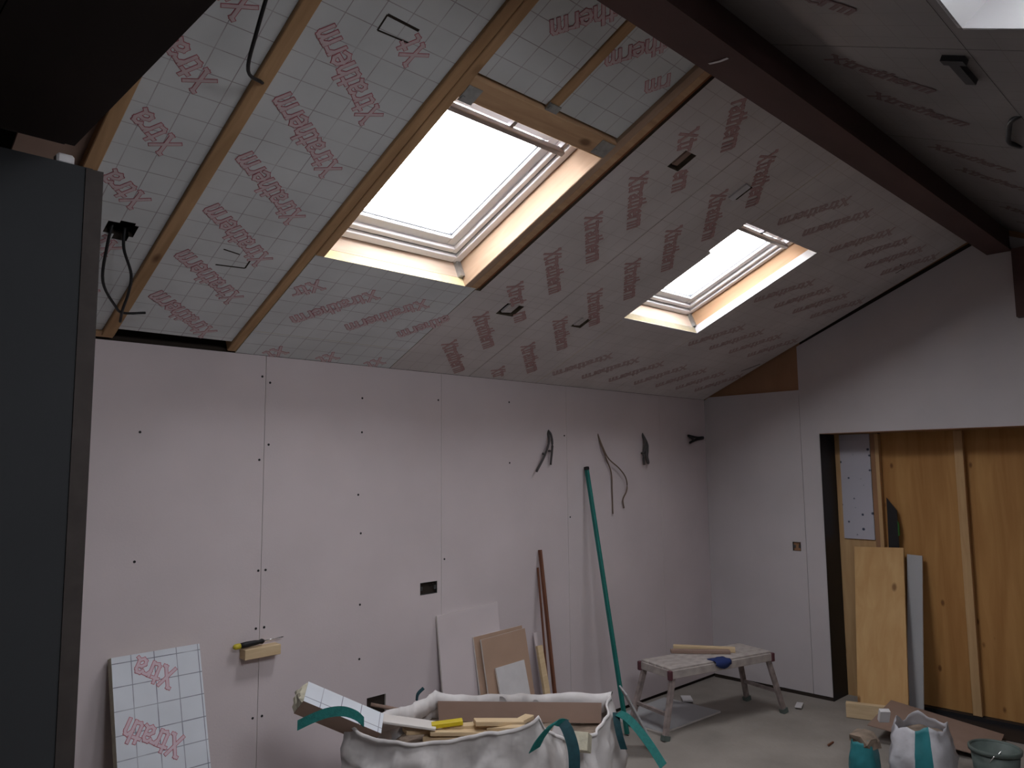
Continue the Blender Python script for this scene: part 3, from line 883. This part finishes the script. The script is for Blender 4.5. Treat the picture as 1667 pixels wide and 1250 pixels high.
cable('wall_cable', [[(-1.558, .008, 2.138), (-1.545, -.02, 2.04), (-1.49, -.02, 1.94), (-1.42, -.015, 1.82), (-1.41, -.012, 1.68), (-1.405, -.01, 1.50)],
                     [(-1.555, .008, 2.137), (-1.525, -.02, 2.02), (-1.46, -.025, 1.93), (-1.33, -.03, 1.85), (-1.25, -.03, 1.77), (-1.245, -.03, 1.68), (-1.285, -.02, 1.61), (-1.262, -.01, 1.54)]],
      .005, 'cable_brown', 'long thin tan cable curling down right of the teal straightedge')
cable('wall_cable', [[(-.972, .008, 2.143), (-.985, -.03, 2.07), (-1.005, -.03, 1.97), (-1.0, -.03, 1.88)],
                     [(-.970, .008, 2.143), (-.95, -.03, 2.05), (-.955, -.03, 1.95), (-.94, -.03, 1.90), (-.965, -.035, 1.905), (-.975, -.03, 2.0), (-.96, -.025, 2.06)],
                     [(-1.005, -.03, 1.98), (-1.04, -.035, 1.975)]], .0095, 'cable',
      'looped bunch of dark cable third along the far wall')
ce = cable('wall_cable', [[(-.03, .008, 2.122), (-.10, -.03, 2.125), (-.20, -.035, 2.12), (-.345, -.04, 2.135)],
                     [(-.03, .008, 2.118), (-.12, -.03, 2.112), (-.22, -.035, 2.10), (-.325, -.04, 2.072)],
                     [(-.345, -.04, 2.135), (-.30, -.04, 2.115), (-.27, -.04, 2.10)]], .011, 'cable_black',
      'stubby black cable end sticking out beside the corner of the walls')

# ---- cables from the ceiling
def NP(x, s, d=0.0): return NORTH @ Vector((x, s, d))
cable('ceiling_cable', [[NP(-5.30, 2.25, -.02), NP(-5.29, 2.08, .06), NP(-5.268, 1.90, .10), NP(-5.215, 1.73, .07), NP(-5.118, 1.652, .0)]], .006, 'cable_black',
      'black cable looping down to the second rafter at the top')
cable('ceiling_cable', [[NP(-5.312, .765, -.04), NP(-5.318, .70, .02), NP(-5.285, .52, .06), NP(-5.19, .36, .06), NP(-5.128, .275, .03), NP(-5.033, .268, .01)],
                        [NP(-5.265, .755, -.04), NP(-5.258, .70, .02), NP(-5.195, .58, .05), NP(-5.17, .46, .06), NP(-5.155, .34, .06), NP(-5.115, .19, .02)]], .006, 'cable_black',
      'dark cable loop dangling from the ragged hole in the left board')
SP = lambda x, t, d=0.0: SOUTH @ Vector((x, t, d))
cable('ceiling_cable', [[SP(-2.80, .80, -.01), SP(-2.76, .755, .012), SP(-2.607, .712, .016), SP(-2.45, .675, .014), SP(-2.34, .69, .0)]], .010, 'cable_black',
      'loop of black cable on the near slope at the right edge')
mb = MB(); mb.box(-3.445, -3.402, .70, .775, 0, .02); mb.box(-3.402, -3.21, .717, .752, 0, .02)
o = mb.build('pipe_elbow', 'black', None, SOUTH, center=False); tag(o, 'black angled fitting on the shaded near slope', 'fitting')

# ---- white scrap above the partition
mb = MB(); mb.box(-5.70, -5.655, -1.49, -1.45, 2.7155, 2.745)
tag(add_bevel(mb.build('packer_block', 'offwhite'), .006), 'small white packer on top of the partition', 'packer')

# ---- printed insulation offcut leaning at the left
ins = empty('insulation_offcut')
bl, tl = Vector((-5.05, -.40, 0.0)), Vector((-5.05, -.058, 1.045))
ey = (tl - bl).normalized(); ex = Vector((1, 0, 0)); ez = ex.cross(ey)
if ez.y > 0: ez = -ez
ins.matrix_world = frame(tl, ex, ey, ez)
tag(ins, 'white foil insulation offcut with red lettering leaning on the far wall at left', 'insulation board')
mb = MB(); mb.box(0, .392, -1.0995, 0, -.05, 0, mis=(1, 1, 1, 1, 1, 0))
mb.build('panel', ['foil_leaning', 'foam_pale'], ins, center=False)
LT = ('red', 'pinkw')
M['pinkw'] = mat('pale_pink_print', (0.60, 0.46, 0.53), .5)
put_word(ins, .262, -.128, 152, .0002, 0, 4, .42, LT, .062)
put_word(ins, .272, -.425, 150, .0002, 0, 6, .42, LT, .062)
put_word(ins, .28, -.73, 150, .0002, 0, 6, .42, LT, .062)

# ---- screwdriver on a block fixed to the wall
blk = empty('wall_block', (-4.31, 0, .93)); tag(blk, 'short pine block screwed to the far wall under the screwdriver', 'wood block')
mb = MB(); mb.box(-4.428, -4.235, -.062, 0, .925, .975); part('block', mb, 'offcut', blk, bevel=.002)
sd = empty('screwdriver', (-4.33, -.035, .978)); tag(sd, 'yellow and black screwdriver resting on the wall block', 'screwdriver')
p0, p1 = Vector((-4.478, -.035, .993)), Vector((-4.205, -.03, 1.003))
L = lambda t: p0.lerp(p1, t)
mb = MB(); mb.tube([L(0), L(.03), L(.10), L(.13)], .01, 10, radii=[.008, .0135, .0145, .0135]); part('end_cap', mb, 'handle_yellow', sd, smooth=True)
mb = MB(); mb.tube([L(.13), L(.25), L(.42), L(.50), L(.56), L(.60)], .01, 10, radii=[.0135, .0150, .0130, .0095, .0135, .0075]); part('grip', mb, 'handle_black', sd, smooth=True)
mb = MB(); mb.tube([L(.60), L(.95)], .0034, 8); part('shaft', mb, 'steel', sd, smooth=True)
mb = MB(); mb.tube([L(.95), L(1.0)], .0034, 8, radii=[.0034, .0012]); part('tip', mb, 'black', sd)

# ---- teal straightedge, brown stick with its shadow bar
se = empty('straightedge', (-1.40, -.2, 0)); tag(se, 'long teal straightedge leaning against the far wall', 'straightedge')
mb = MB(); mb.bar((-1.751, -.362, .008), (-1.737, -.032, 1.845), .026, .030, side=(1, 0, 0)); part('bar', mb, 'teal', se, bevel=.004)
mb = MB(); mb.bar((-1.737, -.032, 1.845), (-1.7368, -.0277, 1.869), .029, .033, side=(1, 0, 0)); part('end_cap', mb, 'handle_black', se, bevel=.003)
s1 = MB(); s1.bar((-2.267, -.20, .006), (-2.245, -.016, 1.29), .018, .022, side=(1, 0, 0))
tag(s1.build('stick_and_shadow', 'brown_stick'), 'taller dark brown stick leaning on the far wall', 'stick')
shadow_bar = MB(); shadow_bar.bar((-2.303, -.165, .006), (-2.268, -.014, 1.17), .010, .012, side=(1, 0, 0))  # dark bar built in place of the taller stick's cast shadow
tag(shadow_bar.build('stick_and_shadow', 'brown_stick'), 'thin dark bar modelling the cast shadow of the taller brown stick', 'stick')
mb = MB(); mb.bar((-2.345, -.235, .006), (-2.33, -.075, .66), .05, .02, side=(1, 0, 0))
tag(mb.build('timber_lath', 'offcut'), 'pale short lath standing behind the brown stick', 'timber')
mb = MB(); mb.bar((-2.26, -.150, .006), (-2.26, -.018, .735), .13, .012, side=(1, 0, 0))
tag(mb.build('plasterboard_strip', ['plaster']), 'narrow white board strip right of the brown boards', 'board')

# ---- boards leaning on the far wall
leaning('plasterboard_offcut', 'plaster', (-3.172, -.145, 0), (-2.66, -.145, 0), (-3.172, -.016, .963), (-2.66, -.016, .985), .0125,
        'tall white plasterboard offcut leaning at the back of the stack', 'board', ['plaster', 'plaster_edge'])
leaning('brown_board', 'plaster_brown', (-2.905, -.205, 0), (-2.47, -.205, 0), (-2.905, -.052, .80), (-2.47, -.052, .812), .012,
        'rear one of the two brown-faced boards, only its edges showing', 'board', ['plaster_brown', 'plaster_edge'])
leaning('brown_board', 'plaster_brown', (-2.865, -.245, 0), (-2.47, -.245, 0), (-2.865, -.080, .782), (-2.47, -.080, .797), .0125,
        'front brown-faced plasterboard with pale top edge', 'board', ['plaster_brown', 'plaster_edge'])
leaning('white_offcut', 'plaster', (-2.79, -.295, 0), (-2.535, -.295, 0), (-2.79, -.135, .604), (-2.535, -.135, .612), .0125,
        'small white board offcut in front of the brown boards', 'board', ['offwhite', 'plaster_edge'])

# =================================================================== RUBBLE BAG
bagE = empty('rubble_bag', (-3.6, -.92, 0)); tag(bagE, 'big white woven rubble bag full of offcuts with teal handles', 'rubble bag')
cor = [Vector((-4.20, -.62, 0)), Vector((-3.645, -1.325, 0)), Vector((-2.89, -1.16, 0)), Vector((-3.53, -.43, 0))]   # left, front, right, back
cen = sum(cor, Vector()) / 4
rim = [.722, .752, .675, .668]
sag = [.098, .16, .022, .03]       # how far each side's rim drops in its middle
NU, NV = 44, 20
mb = MB()
def edge_pt(k, t):
    a, b = cor[k], cor[(k + 1) % 4]
    p = a.lerp(b, t)
    out = (p - cen).normalized()
    nrm = Vector((b.y - a.y, -(b.x - a.x), 0)).normalized()
    if nrm.dot(out) < 0: nrm = -nrm
    out = out.lerp(nrm, math.sin(math.pi * t) ** .5).normalized()
    return p + out * (.03 * math.sin(math.pi * t)), out
def crumple(q, z):
    a = noise.noise(Vector((q.x * 3.4, q.y * 3.4, z * 2.6)))
    b = abs(noise.noise(Vector((q.x * 7 + 5, q.y * 7, z * 6))))
    c = noise.noise(Vector((q.x * 17, q.y * 17, z * 14)))
    d = abs(noise.noise(Vector((q.x * 13 + 2, q.y * 13, z * 9 + 4))))
    return a * .05 - b * .085 - d * .03 + c * .006
grid = []
for k in range(4):
    for i in range(NU):
        t = i / NU
        p, out = edge_pt(k, t)
        st = math.sin(math.pi * t ** (.75 if k == 0 else 1.0))
        zr = rim[k] * (1 - t) + rim[(k+1) % 4] * t - sag[k] * max(0, st) ** .62
        zr += .016 * noise.noise(Vector((k * 3.1 + t * 6, 1.7, 0)))
        col = []
        for j in range(NV + 1):
            v = j / NV
            z = zr * v
            bul = .06 * math.sin(math.pi * min(1, v * 1.02)) + .01
            q = p + out * bul
            q = q + out * crumple(q, z) * (min(1, v * 4)) * (1 if v < .9 else .75)
            col.append((q.x, q.y, z + .006))
        # hem: folded over to the inside along the far rims, to the outside in front
        px, py, pz = col[-1]
        sgn = -1 if k in (2, 3) else 1
        drop = (.088 + .03 * noise.noise(Vector((t * 5, k, 3)))) if k in (2, 3) else .012
        cr = .014 * noise.noise(Vector((px * 11, py * 11, 3)))
        col.append((px + sgn * out.x * .005, py + sgn * out.y * .005, pz + .002))
        w_ = .5 if k in (2, 3) else .25
        col.append((px + sgn * out.x * (.026 + cr) * w_, py + sgn * out.y * (.026 + cr) * w_, pz - drop * .45))
        col.append((px + sgn * out.x * (.036 - cr) * w_, py + sgn * out.y * (.036 - cr) * w_, pz - drop))
        grid.append(col)
n0 = len(mb.v); H_ = NV + 4
for col in grid: mb.v += col
NT = len(grid)
for i in range(NT):
    a, b = n0 + i * H_, n0 + ((i + 1) % NT) * H_
    for j in range(H_ - 1):
        mb.f.append((a + j, b + j, b + j + 1, a + j + 1)); mb.mi.append(0)
mb.f.append(tuple(n0 + i * H_ for i in range(NT))[::-1]); mb.mi.append(0)
bo = part('body', mb, 'bag', bagE, smooth=True)
sm = bo.modifiers.new('solid', 'SOLIDIFY'); sm.thickness = .003
# handles
X_ = Vector((1, 0, 0)); Z_ = Vector((0, 0, 1))
def handle(pts, wv, wid=.045, m='webbing', th=.004):
    P = smooth_path(pts, 5)
    mb = MB(); mb.ribbon([(p, wv(i / (len(P) - 1)) if callable(wv) else wv) for i, p in enumerate(P)], wid, th)
    part('handle', mb, m, bagE, smooth=False)
handle([(-4.20, -.77, .735), (-4.247, -.782, .776), (-4.30, -.764, .802), (-4.359, -.734, .804), (-4.416, -.703, .787), (-4.475, -.672, .762)], (0.15, .25, 1), .042)
handle([(-3.75, -1.40, .655), (-3.735, -1.42, .70), (-3.705, -1.445, .745), (-3.67, -1.455, .765), (-3.635, -1.47, .755)], (.75, -.35, .35), .055)
handle([(-3.64, -1.46, .765), (-3.645, -1.50, .735), (-3.66, -1.545, .67), (-3.68, -1.565, .58), (-3.69, -1.56, .46)], (.7, -.7, .25), .05, 'webbing_dark')
handle([(-2.96, -1.24, .60), (-2.97, -1.30, .595), (-2.99, -1.38, .565), (-3.01, -1.47, .51), (-3.03, -1.56, .44)], (.7, -.3, .45), .042)
handle([(-2.96, -1.225, .60), (-2.985, -1.25, .56), (-2.995, -1.275, .50), (-2.985, -1.29, .44)], (.6, -.7, .0), .035, 'webbing_dark')
handle([(-3.62, -.40, .63), (-3.60, -.385, .66), (-3.565, -.39, .685)], (.3, .9, .1), .03, 'webbing_dark')

# cardboard standing against the far side inside the bag
leaning('cardboard_liner', 'cardboard', (-2.985, -1.145, .535), (-3.553, -.505, .535), (-2.965, -1.135, .632), (-3.545, -.485, .632), .006,
        'brown cardboard lining the far side of the rubble bag', 'cardboard')
# debris inside the bag
mb = MB(); N = 22
idx = {}
for i in range(N + 1):
    for j in range(N + 1):
        u, v = i / N, j / N
        p = cor[0].lerp(cor[1], u).lerp(cor[3].lerp(cor[2], u), v)
        p = cen + (p - cen) * 1.02
        z = .515 + .05 * math.sin(math.pi * u) * math.sin(math.pi * v) + .03 * noise.noise(Vector((p.x * 8, p.y * 8, 0)))
        idx[i, j] = len(mb.v); mb.v.append((p.x, p.y, z))
for i in range(N):
    for j in range(N):
        mb.f.append((idx[i, j], idx[i+1, j], idx[i+1, j+1], idx[i, j+1])); mb.mi.append(0)
tag(mb.build('debris', 'rubble', smooth=True), 'loose sawdust and rubble filling the white bag', 'debris', kind='stuff')

def stick(name, p, ang, tilt, l, w, h, m, label, cat='offcut', group=None, roll=0):
    mb = MB(); mb.box(-l/2, l/2, -w/2, w/2, -h/2, h/2)
    o = mb.build(name, m, None, None, center=False)
    o.matrix_world = Matrix.Translation(p) @ Matrix.Rotation(math.radians(ang), 4, 'Z') @ Matrix.Rotation(math.radians(tilt), 4, 'Y') @ Matrix.Rotation(math.radians(roll), 4, 'X')
    add_bevel(o, .002)
    if label: tag(o, label, cat, group)
    return o
G = 'timber offcuts piled in the rubble bag'
wl = [  # place, angle, tilt, length, width, height
    (Vector((-3.657, -0.896, 0.6)), -42, -3, .30, .055, .022, 'long pine offcut lying across the front of the pile'),
    (Vector((-3.576, -0.993, 0.62)), -30, 5, .24, .06, .022, 'pine offcut resting crosswise near the middle of the pile'),
    (Vector((-3.706, -0.916, 0.585)), -40, 2, .36, .05, .02, 'pale pine batten lowest at the front of the pile'),
    (Vector((-3.647, -0.973, 0.57)), 10, 4, .22, .05, .02, 'pale pine piece tucked against the front of the bag'),
    (Vector((-3.563, -1.056, 0.6)), -60, -5, .22, .045, .025, 'short pine offcut under the front handle'),
    (Vector((-3.802, -0.745, 0.58)), -20, 6, .26, .07, .018, 'flat grey-pink offcut at the left of the pile'),
    (Vector((-3.757, -0.876, 0.56)), -50, 0, .30, .05, .02, 'half buried pine batten by the front rim'),
    (Vector((-3.434, -1.011, 0.6)), 20, 4, .18, .05, .02, 'small pine offcut behind the front handle'),
]
wl = [(p + Vector((0, 0, .022)), *q) for p, *q in wl]
for p, a, t, l, w_, h_, lab in wl:
    stick('timber_offcut', p, a, t, l, w_, h_, 'offcut', lab, 'offcut', G)
stick('foam_chunk', Vector((-3.328, -1.297, 0.56)), 30, 25, .11, .09, .08, 'foam_pale', 'pale yellow foam chunk between the two right handles', 'foam')
stick('foam_chunk', Vector((-3.354, -1.215, 0.57)), -20, 30, .09, .10, .07, 'offwhite', 'white foam lump beside the pale yellow chunk', 'foam')
stick('plastic_wedge', Vector((-3.762, -0.827, 0.642)), -36, -4, .15, .05, .02, 'yellow', 'bright yellow plastic strip on the pile of offcuts', 'plastic strip')
stick('board_scrap', Vector((-3.958, -0.657, 0.665)), -42, 9, .42, .11, .012, 'plaster_edge', 'flat grey board scrap along the left rim of the bag', 'board')

# insulation offcut poking out of the bag
io = empty('insulation_block')
P0, P1 = Vector((-4.375, -.525, .832)), Vector((-4.06, -.655, .652))
ex = (P1 - P0).normalized(); ey = Vector((0, 0, 1)).cross(ex).normalized(); ez = ex.cross(ey)
io.matrix_world = frame(P0, ex, ey, ez) @ Matrix.Rotation(math.radians(38), 4, 'X')
tag(io, 'foil-faced insulation block poking out over the left rim of the rubble bag', 'insulation board')
mb = MB(); mb.box(0, .40, -.055, .055, -.05, .045, mis=(1, 1, 2, 1, 2, 0)); mb.build('block', ['foil_leaning', 'foam_pale', 'cardboard'], io, center=False)
# torn end: a lumpy face
mb = MB(); n_ = 7; ids = {}
for i in range(n_ + 1):
    for j in range(n_ + 1):
        u, v = i / n_, j / n_
        dx = -.012 - .03 * abs(noise.noise(Vector((u * 4, v * 4, 1.3)))) if 0 < i < n_ and 0 < j < n_ else .002
        ids[i, j] = len(mb.v); mb.v.append((dx, -.054 + .108 * u, -.049 + .093 * v))
for i in range(n_):
    for j in range(n_):
        mb.f.append((ids[i, j], ids[i+1, j], ids[i+1, j+1], ids[i, j+1])); mb.mi.append(0)
mb.build('torn_end', 'foam_pale', io, center=False)

# =================================================================== WORK PLATFORM
wp = empty('work_platform', (-1.05, -.60, 0)); tag(wp, 'plaster-splashed folding work platform in front of the corner', 'work platform')
A, B = Vector((-1.53, -.46, .46)), Vector((-.57, -.715, .46))
ax = (B - A).normalized(); ay = Vector((-ax.y, ax.x, 0)); LP = (B - A).length
def WPt(a, b, z): return A + ax * a + ay * b + Z_ * (z - .46)
for k in range(4):
    b0 = -.16 + k * .081
    mb = MB(); mb.bar(WPt(0, b0 + .038, .449), WPt(LP, b0 + .038, .449), .022, .0765, side=(0, 0, 1)); part('top_slat', mb, 'platform', wp, bevel=.003)
for b in (-.165, .165):
    mb = MB(); mb.bar(WPt(-.005, b, .418), WPt(LP + .005, b, .418), .055, .014, side=(0, 0, 1)); part('side_rail', mb, 'platform', wp, bevel=.002)
for a, sgn in ((.0, -1), (LP, 1)):
    mb = MB(); mb.bar(WPt(a, -.17, .420), WPt(a, .17, .420), .05, .02, side=(0, 0, 1)); part('end_rail', mb, 'platform', wp)
    for b in (-1, 1):
        lg = empty('leg', WPt(a, b * .15, .41) - wp.location, parent=wp) if False else None
        mb = MB(); mb.bar(WPt(a - sgn * .03, b * .15, .42), WPt(a + sgn * .085, b * .185, .02), .042, .026, side=ax); part('leg', mb, 'platform_leg', wp, bevel=.003)
        mb = MB(); mb.bar(WPt(a + sgn * .080, b * .184, .034), WPt(a + sgn * .089, b * .186, .001), .055, .038, side=ax); part('foot', mb, 'bucket', wp)
        mb = MB(); mb.bar(WPt(a + sgn * .008, b * .165, .385), WPt(a + sgn * .008, b * .165, .448), .03, .03, side=ax); part('corner_cap', mb, 'plum', wp, bevel=.004)
    mb = MB(); mb.bar(WPt(a + sgn * .045, -.175, .16), WPt(a + sgn * .045, .175, .16), .022, .022, side=ax); part('stretcher', mb, 'platform_leg', wp)
stick('timber_offcut', Vector((-.95, -.50, .478)), -58, 0, .46, .055, .034, 'offcut', 'pine offcut lying across the work platform')
stick('timber_offcut', Vector((-1.035, -.52, .474)), -50, 0, .44, .055, .024, 'cardboard', 'dark brown timber strip beside the pine offcut on the platform')
# blue cloth over the platform's edge
mb = MB(); nx, ny = 8, 6
ids = {}
for i in range(nx + 1):
    for j in range(ny + 1):
        u, v = i / nx, j / ny
        a = .40 + .15 * u; b = -.10 - .09 * min(v / .75, 1)
        z = .466 + .005 * noise.noise(Vector((u * 5, v * 5, 2)))
        if v > .75: z -= (v - .75) * .20 * (.6 + .6 * math.sin(u * 3)); b -= .006
        ids[i, j] = len(mb.v); mb.v.append(tuple(WPt(a, b, z)))
for i in range(nx):
    for j in range(ny):
        mb.f.append((ids[i, j], ids[i+1, j], ids[i+1, j+1], ids[i, j+1])); mb.mi.append(0)
o = mb.build('cloth', 'blue', smooth=True); o.modifiers.new('solid', 'SOLIDIFY').thickness = .004
tag(o, 'blue cloth hanging over the front edge of the platform', 'cloth')

# ---- things on the floor
leaning('floor_board', 'plaster', (-1.56, -.53, .014), (-.86, -.57, .014), (-1.56, -.06, .014), (-.86, -.06, .014), .013,
        'grey plasterboard offcut lying flat under the work platform', 'board', ['plaster_grey', 'plaster_edge'])
stick('timber_offcut', Vector((-.24, -1.46, .055)), -72, 0, .36, .055, .105, 'offcut', 'chunky pale timber offcut on the floor at the foot of the plywood board')
leaning('cardboard_sheet', 'cardboard', (-.75, -1.62, .12), (-.58, -2.32, .03), (-.12, -1.55, .135), (-.05, -2.25, .035), .006,
        'brown cardboard sheet lying over scraps behind the plastic bag', 'cardboard')
for p, a, l, w_, lab in ((Vector((-.31, -.93, .012)), 20, .16, .05, 'white plaster scrap on the floor by the gable wall'),
                         (Vector((-.78, -.22, .018)), 40, .18, .08, 'pale scrap on the floor behind the platform'),
                         (Vector((-.95, -1.45, .006)), 5, .10, .012, 'thin dark splinter on the open floor')):
    stick('floor_scrap', p, a, 4, l, w_, .012, 'offwhite' if 'splinter' not in lab else 'brown_stick', lab, 'scrap')
stick('board_scrap', Vector((-1.95, -.62, .20)), -40, 62, .45, .22, .012, 'plaster_grey', 'grey board scrap standing behind the right handle of the bag', 'board')

# ---- plastic bag of rubbish, teal bag and bucket at the lower right
def sack(name, c, rx, ry, h, m, label, stripe=None, seed=0, rz=0.0, nb=36, nv=14):
    e = empty(name, (c[0], c[1], 0), rz); tag(e, label, 'bag')
    mb = MB(); cols = []
    for i in range(nb):
        an = 2 * math.pi * i / nb
        col = []
        for j in range(nv + 1):
            v = j / nv
            r = (.86 + .2 * math.sin(math.pi * v ** .8)) * (1 - .10 * v) - .10 * abs(noise.noise(Vector((math.cos(an) * 4 + seed, math.sin(an) * 4, v * 5)))) - .05 * abs(noise.noise(Vector((math.cos(an) * 9 + seed, math.sin(an) * 9, v * 11))))
            sq = 1 / max(abs(math.cos(an)), abs(math.sin(an))) ** .45
            dn = .07 * noise.noise(Vector((math.cos(an) * 2 + seed, math.sin(an) * 2, v * 3))) + .035 * noise.noise(Vector((math.cos(an) * 7 + seed, math.sin(an) * 7, v * 8)))
            z = h * v + (.05 * noise.noise(Vector((an * 1.5, seed, 5))) * v if v > .6 else 0)
            x, y = math.cos(an) * rx * sq * (r + dn), math.sin(an) * ry * sq * (r + dn)
            col.append((x, y, max(z, .003)))
        cols.append(col)
    k = len(mb.v)
    for col in cols: mb.v += col
    Hn = nv + 1
    for i in range(nb):
        a, b = k + i * Hn, k + ((i + 1) % nb) * Hn
        an = (i + .5) / nb * 360
        mi = 1 if (stripe and stripe[0] <= an <= stripe[1]) else 0
        for j in range(nv):
            mb.f.append((a + j, b + j, b + j + 1, a + j + 1)); mb.mi.append(mi)
    mb.f.append(tuple(k + i * Hn for i in range(nb))[::-1]); mb.mi.append(0)
    o = mb.build('body', [m, 'teal_plastic'], e, center=False, smooth=True)
    o.modifiers.new('solid', 'SOLIDIFY').thickness = .002
    # contents
    mb = MB(); R_, S_ = 6, nb
    rings = []
    for q in range(R_ + 1):
        f = q / R_
        ring = []
        for i in range(S_):
            x, y, z = cols[i][-3]
            ring.append(len(mb.v))
            mb.v.append((x * f * .97, y * f * .97, h * .80 + .03 * noise.noise(Vector((x * f * 12, y * f * 12, seed)))))
        rings.append(ring)
    for q in range(R_):
        for i in range(S_):
            mb.f.append((rings[q][i], rings[q][(i+1) % S_], rings[q+1][(i+1) % S_], rings[q+1][i])); mb.mi.append(0)
    mb.build('contents', 'rubble', e, center=False, smooth=True)
    return e
sack('plastic_bag', (-1.16, -2.10), .20, .175, .33, 'bag_plastic', 'crumpled clear white plastic bag with a broad teal stripe', (178, 205), 3, .1)
sack('plaster_bag', (-1.42, -1.86), .10, .085, .245, 'teal_plastic', 'small open teal bag left of the white plastic bag', None, 9, .2)
mb = MB(); mb.box(-.04, .04, -.02, .02, -.05, .04)
o = stick('plastic_tub', Vector((-1.27, -1.93, .36)), 40, 65, .08, .06, .03, 'offwhite', 'small white tub standing at the corner of the plastic bag', 'tub')

bk = empty('bucket', (-1.08, -2.46, 0)); tag(bk, 'dirty grey-green mortar bucket at the lower right', 'bucket')
def lathe(prof, n=28, c=(0, 0)):
    mb = MB(); k = 0
    for i in range(n):
        an = 2 * math.pi * i / n
        for r, z in prof: mb.v.append((c[0] + r * math.cos(an), c[1] + r * math.sin(an), z))
    m_ = len(prof)
    for i in range(n):
        a, b = i * m_, ((i + 1) % n) * m_
        for j in range(m_ - 1): mb.f.append((a + j, b + j, b + j + 1, a + j + 1)); mb.mi.append(0)
    return mb
lathe([(.0, .004), (.10, .004), (.125, .25), (.121, .25), (.097, .012), (.0, .012)]).build('shell', 'bucket', bk, center=False, smooth=True)
lathe([(.125, .235), (.134, .238), (.136, .258), (.128, .262), (.121, .252), (.125, .235)]).build('rim', 'bucket', bk, center=False, smooth=True)
mb = MB(); mb.tube([(-.134 * math.cos(t), .134 * math.sin(t) * .5 - .03, .25 - .10 * math.sin(t)) for t in [math.pi * q / 12 for q in range(13)]], .003, 6)
mb.build('bail', 'steel', bk, center=False, smooth=True)

# ---- crumpled paper stuffed in the small teal bag
def chunk(p, r_, sd, m):
    bm = bmesh.new(); bmesh.ops.create_icosphere(bm, subdivisions=2, radius=r_)
    for v in bm.verts:
        k = 1 + .55 * noise.noise(v.co.normalized() * 1.6 + Vector((sd, 0, 0)))
        v.co = Vector((v.co.x * k * 1.3, v.co.y * k, max(v.co.z * k * .75, -r_ * .45)))
    me = bpy.data.meshes.new('paper_scrap'); bm.to_mesh(me); bm.free(); me.materials.append(M[m])
    o = bpy.data.objects.new('paper_scrap', me); C.objects.link(o)
    o.location = (p[0], p[1], p[2] + r_ * .45); o.rotation_euler = (0, 0, sd)
    return o
tag(chunk((-1.405, -1.86, .205), .075, 1.3, 'rubble'), 'crumpled brown paper stuffed in the top of the small teal bag', 'paper')
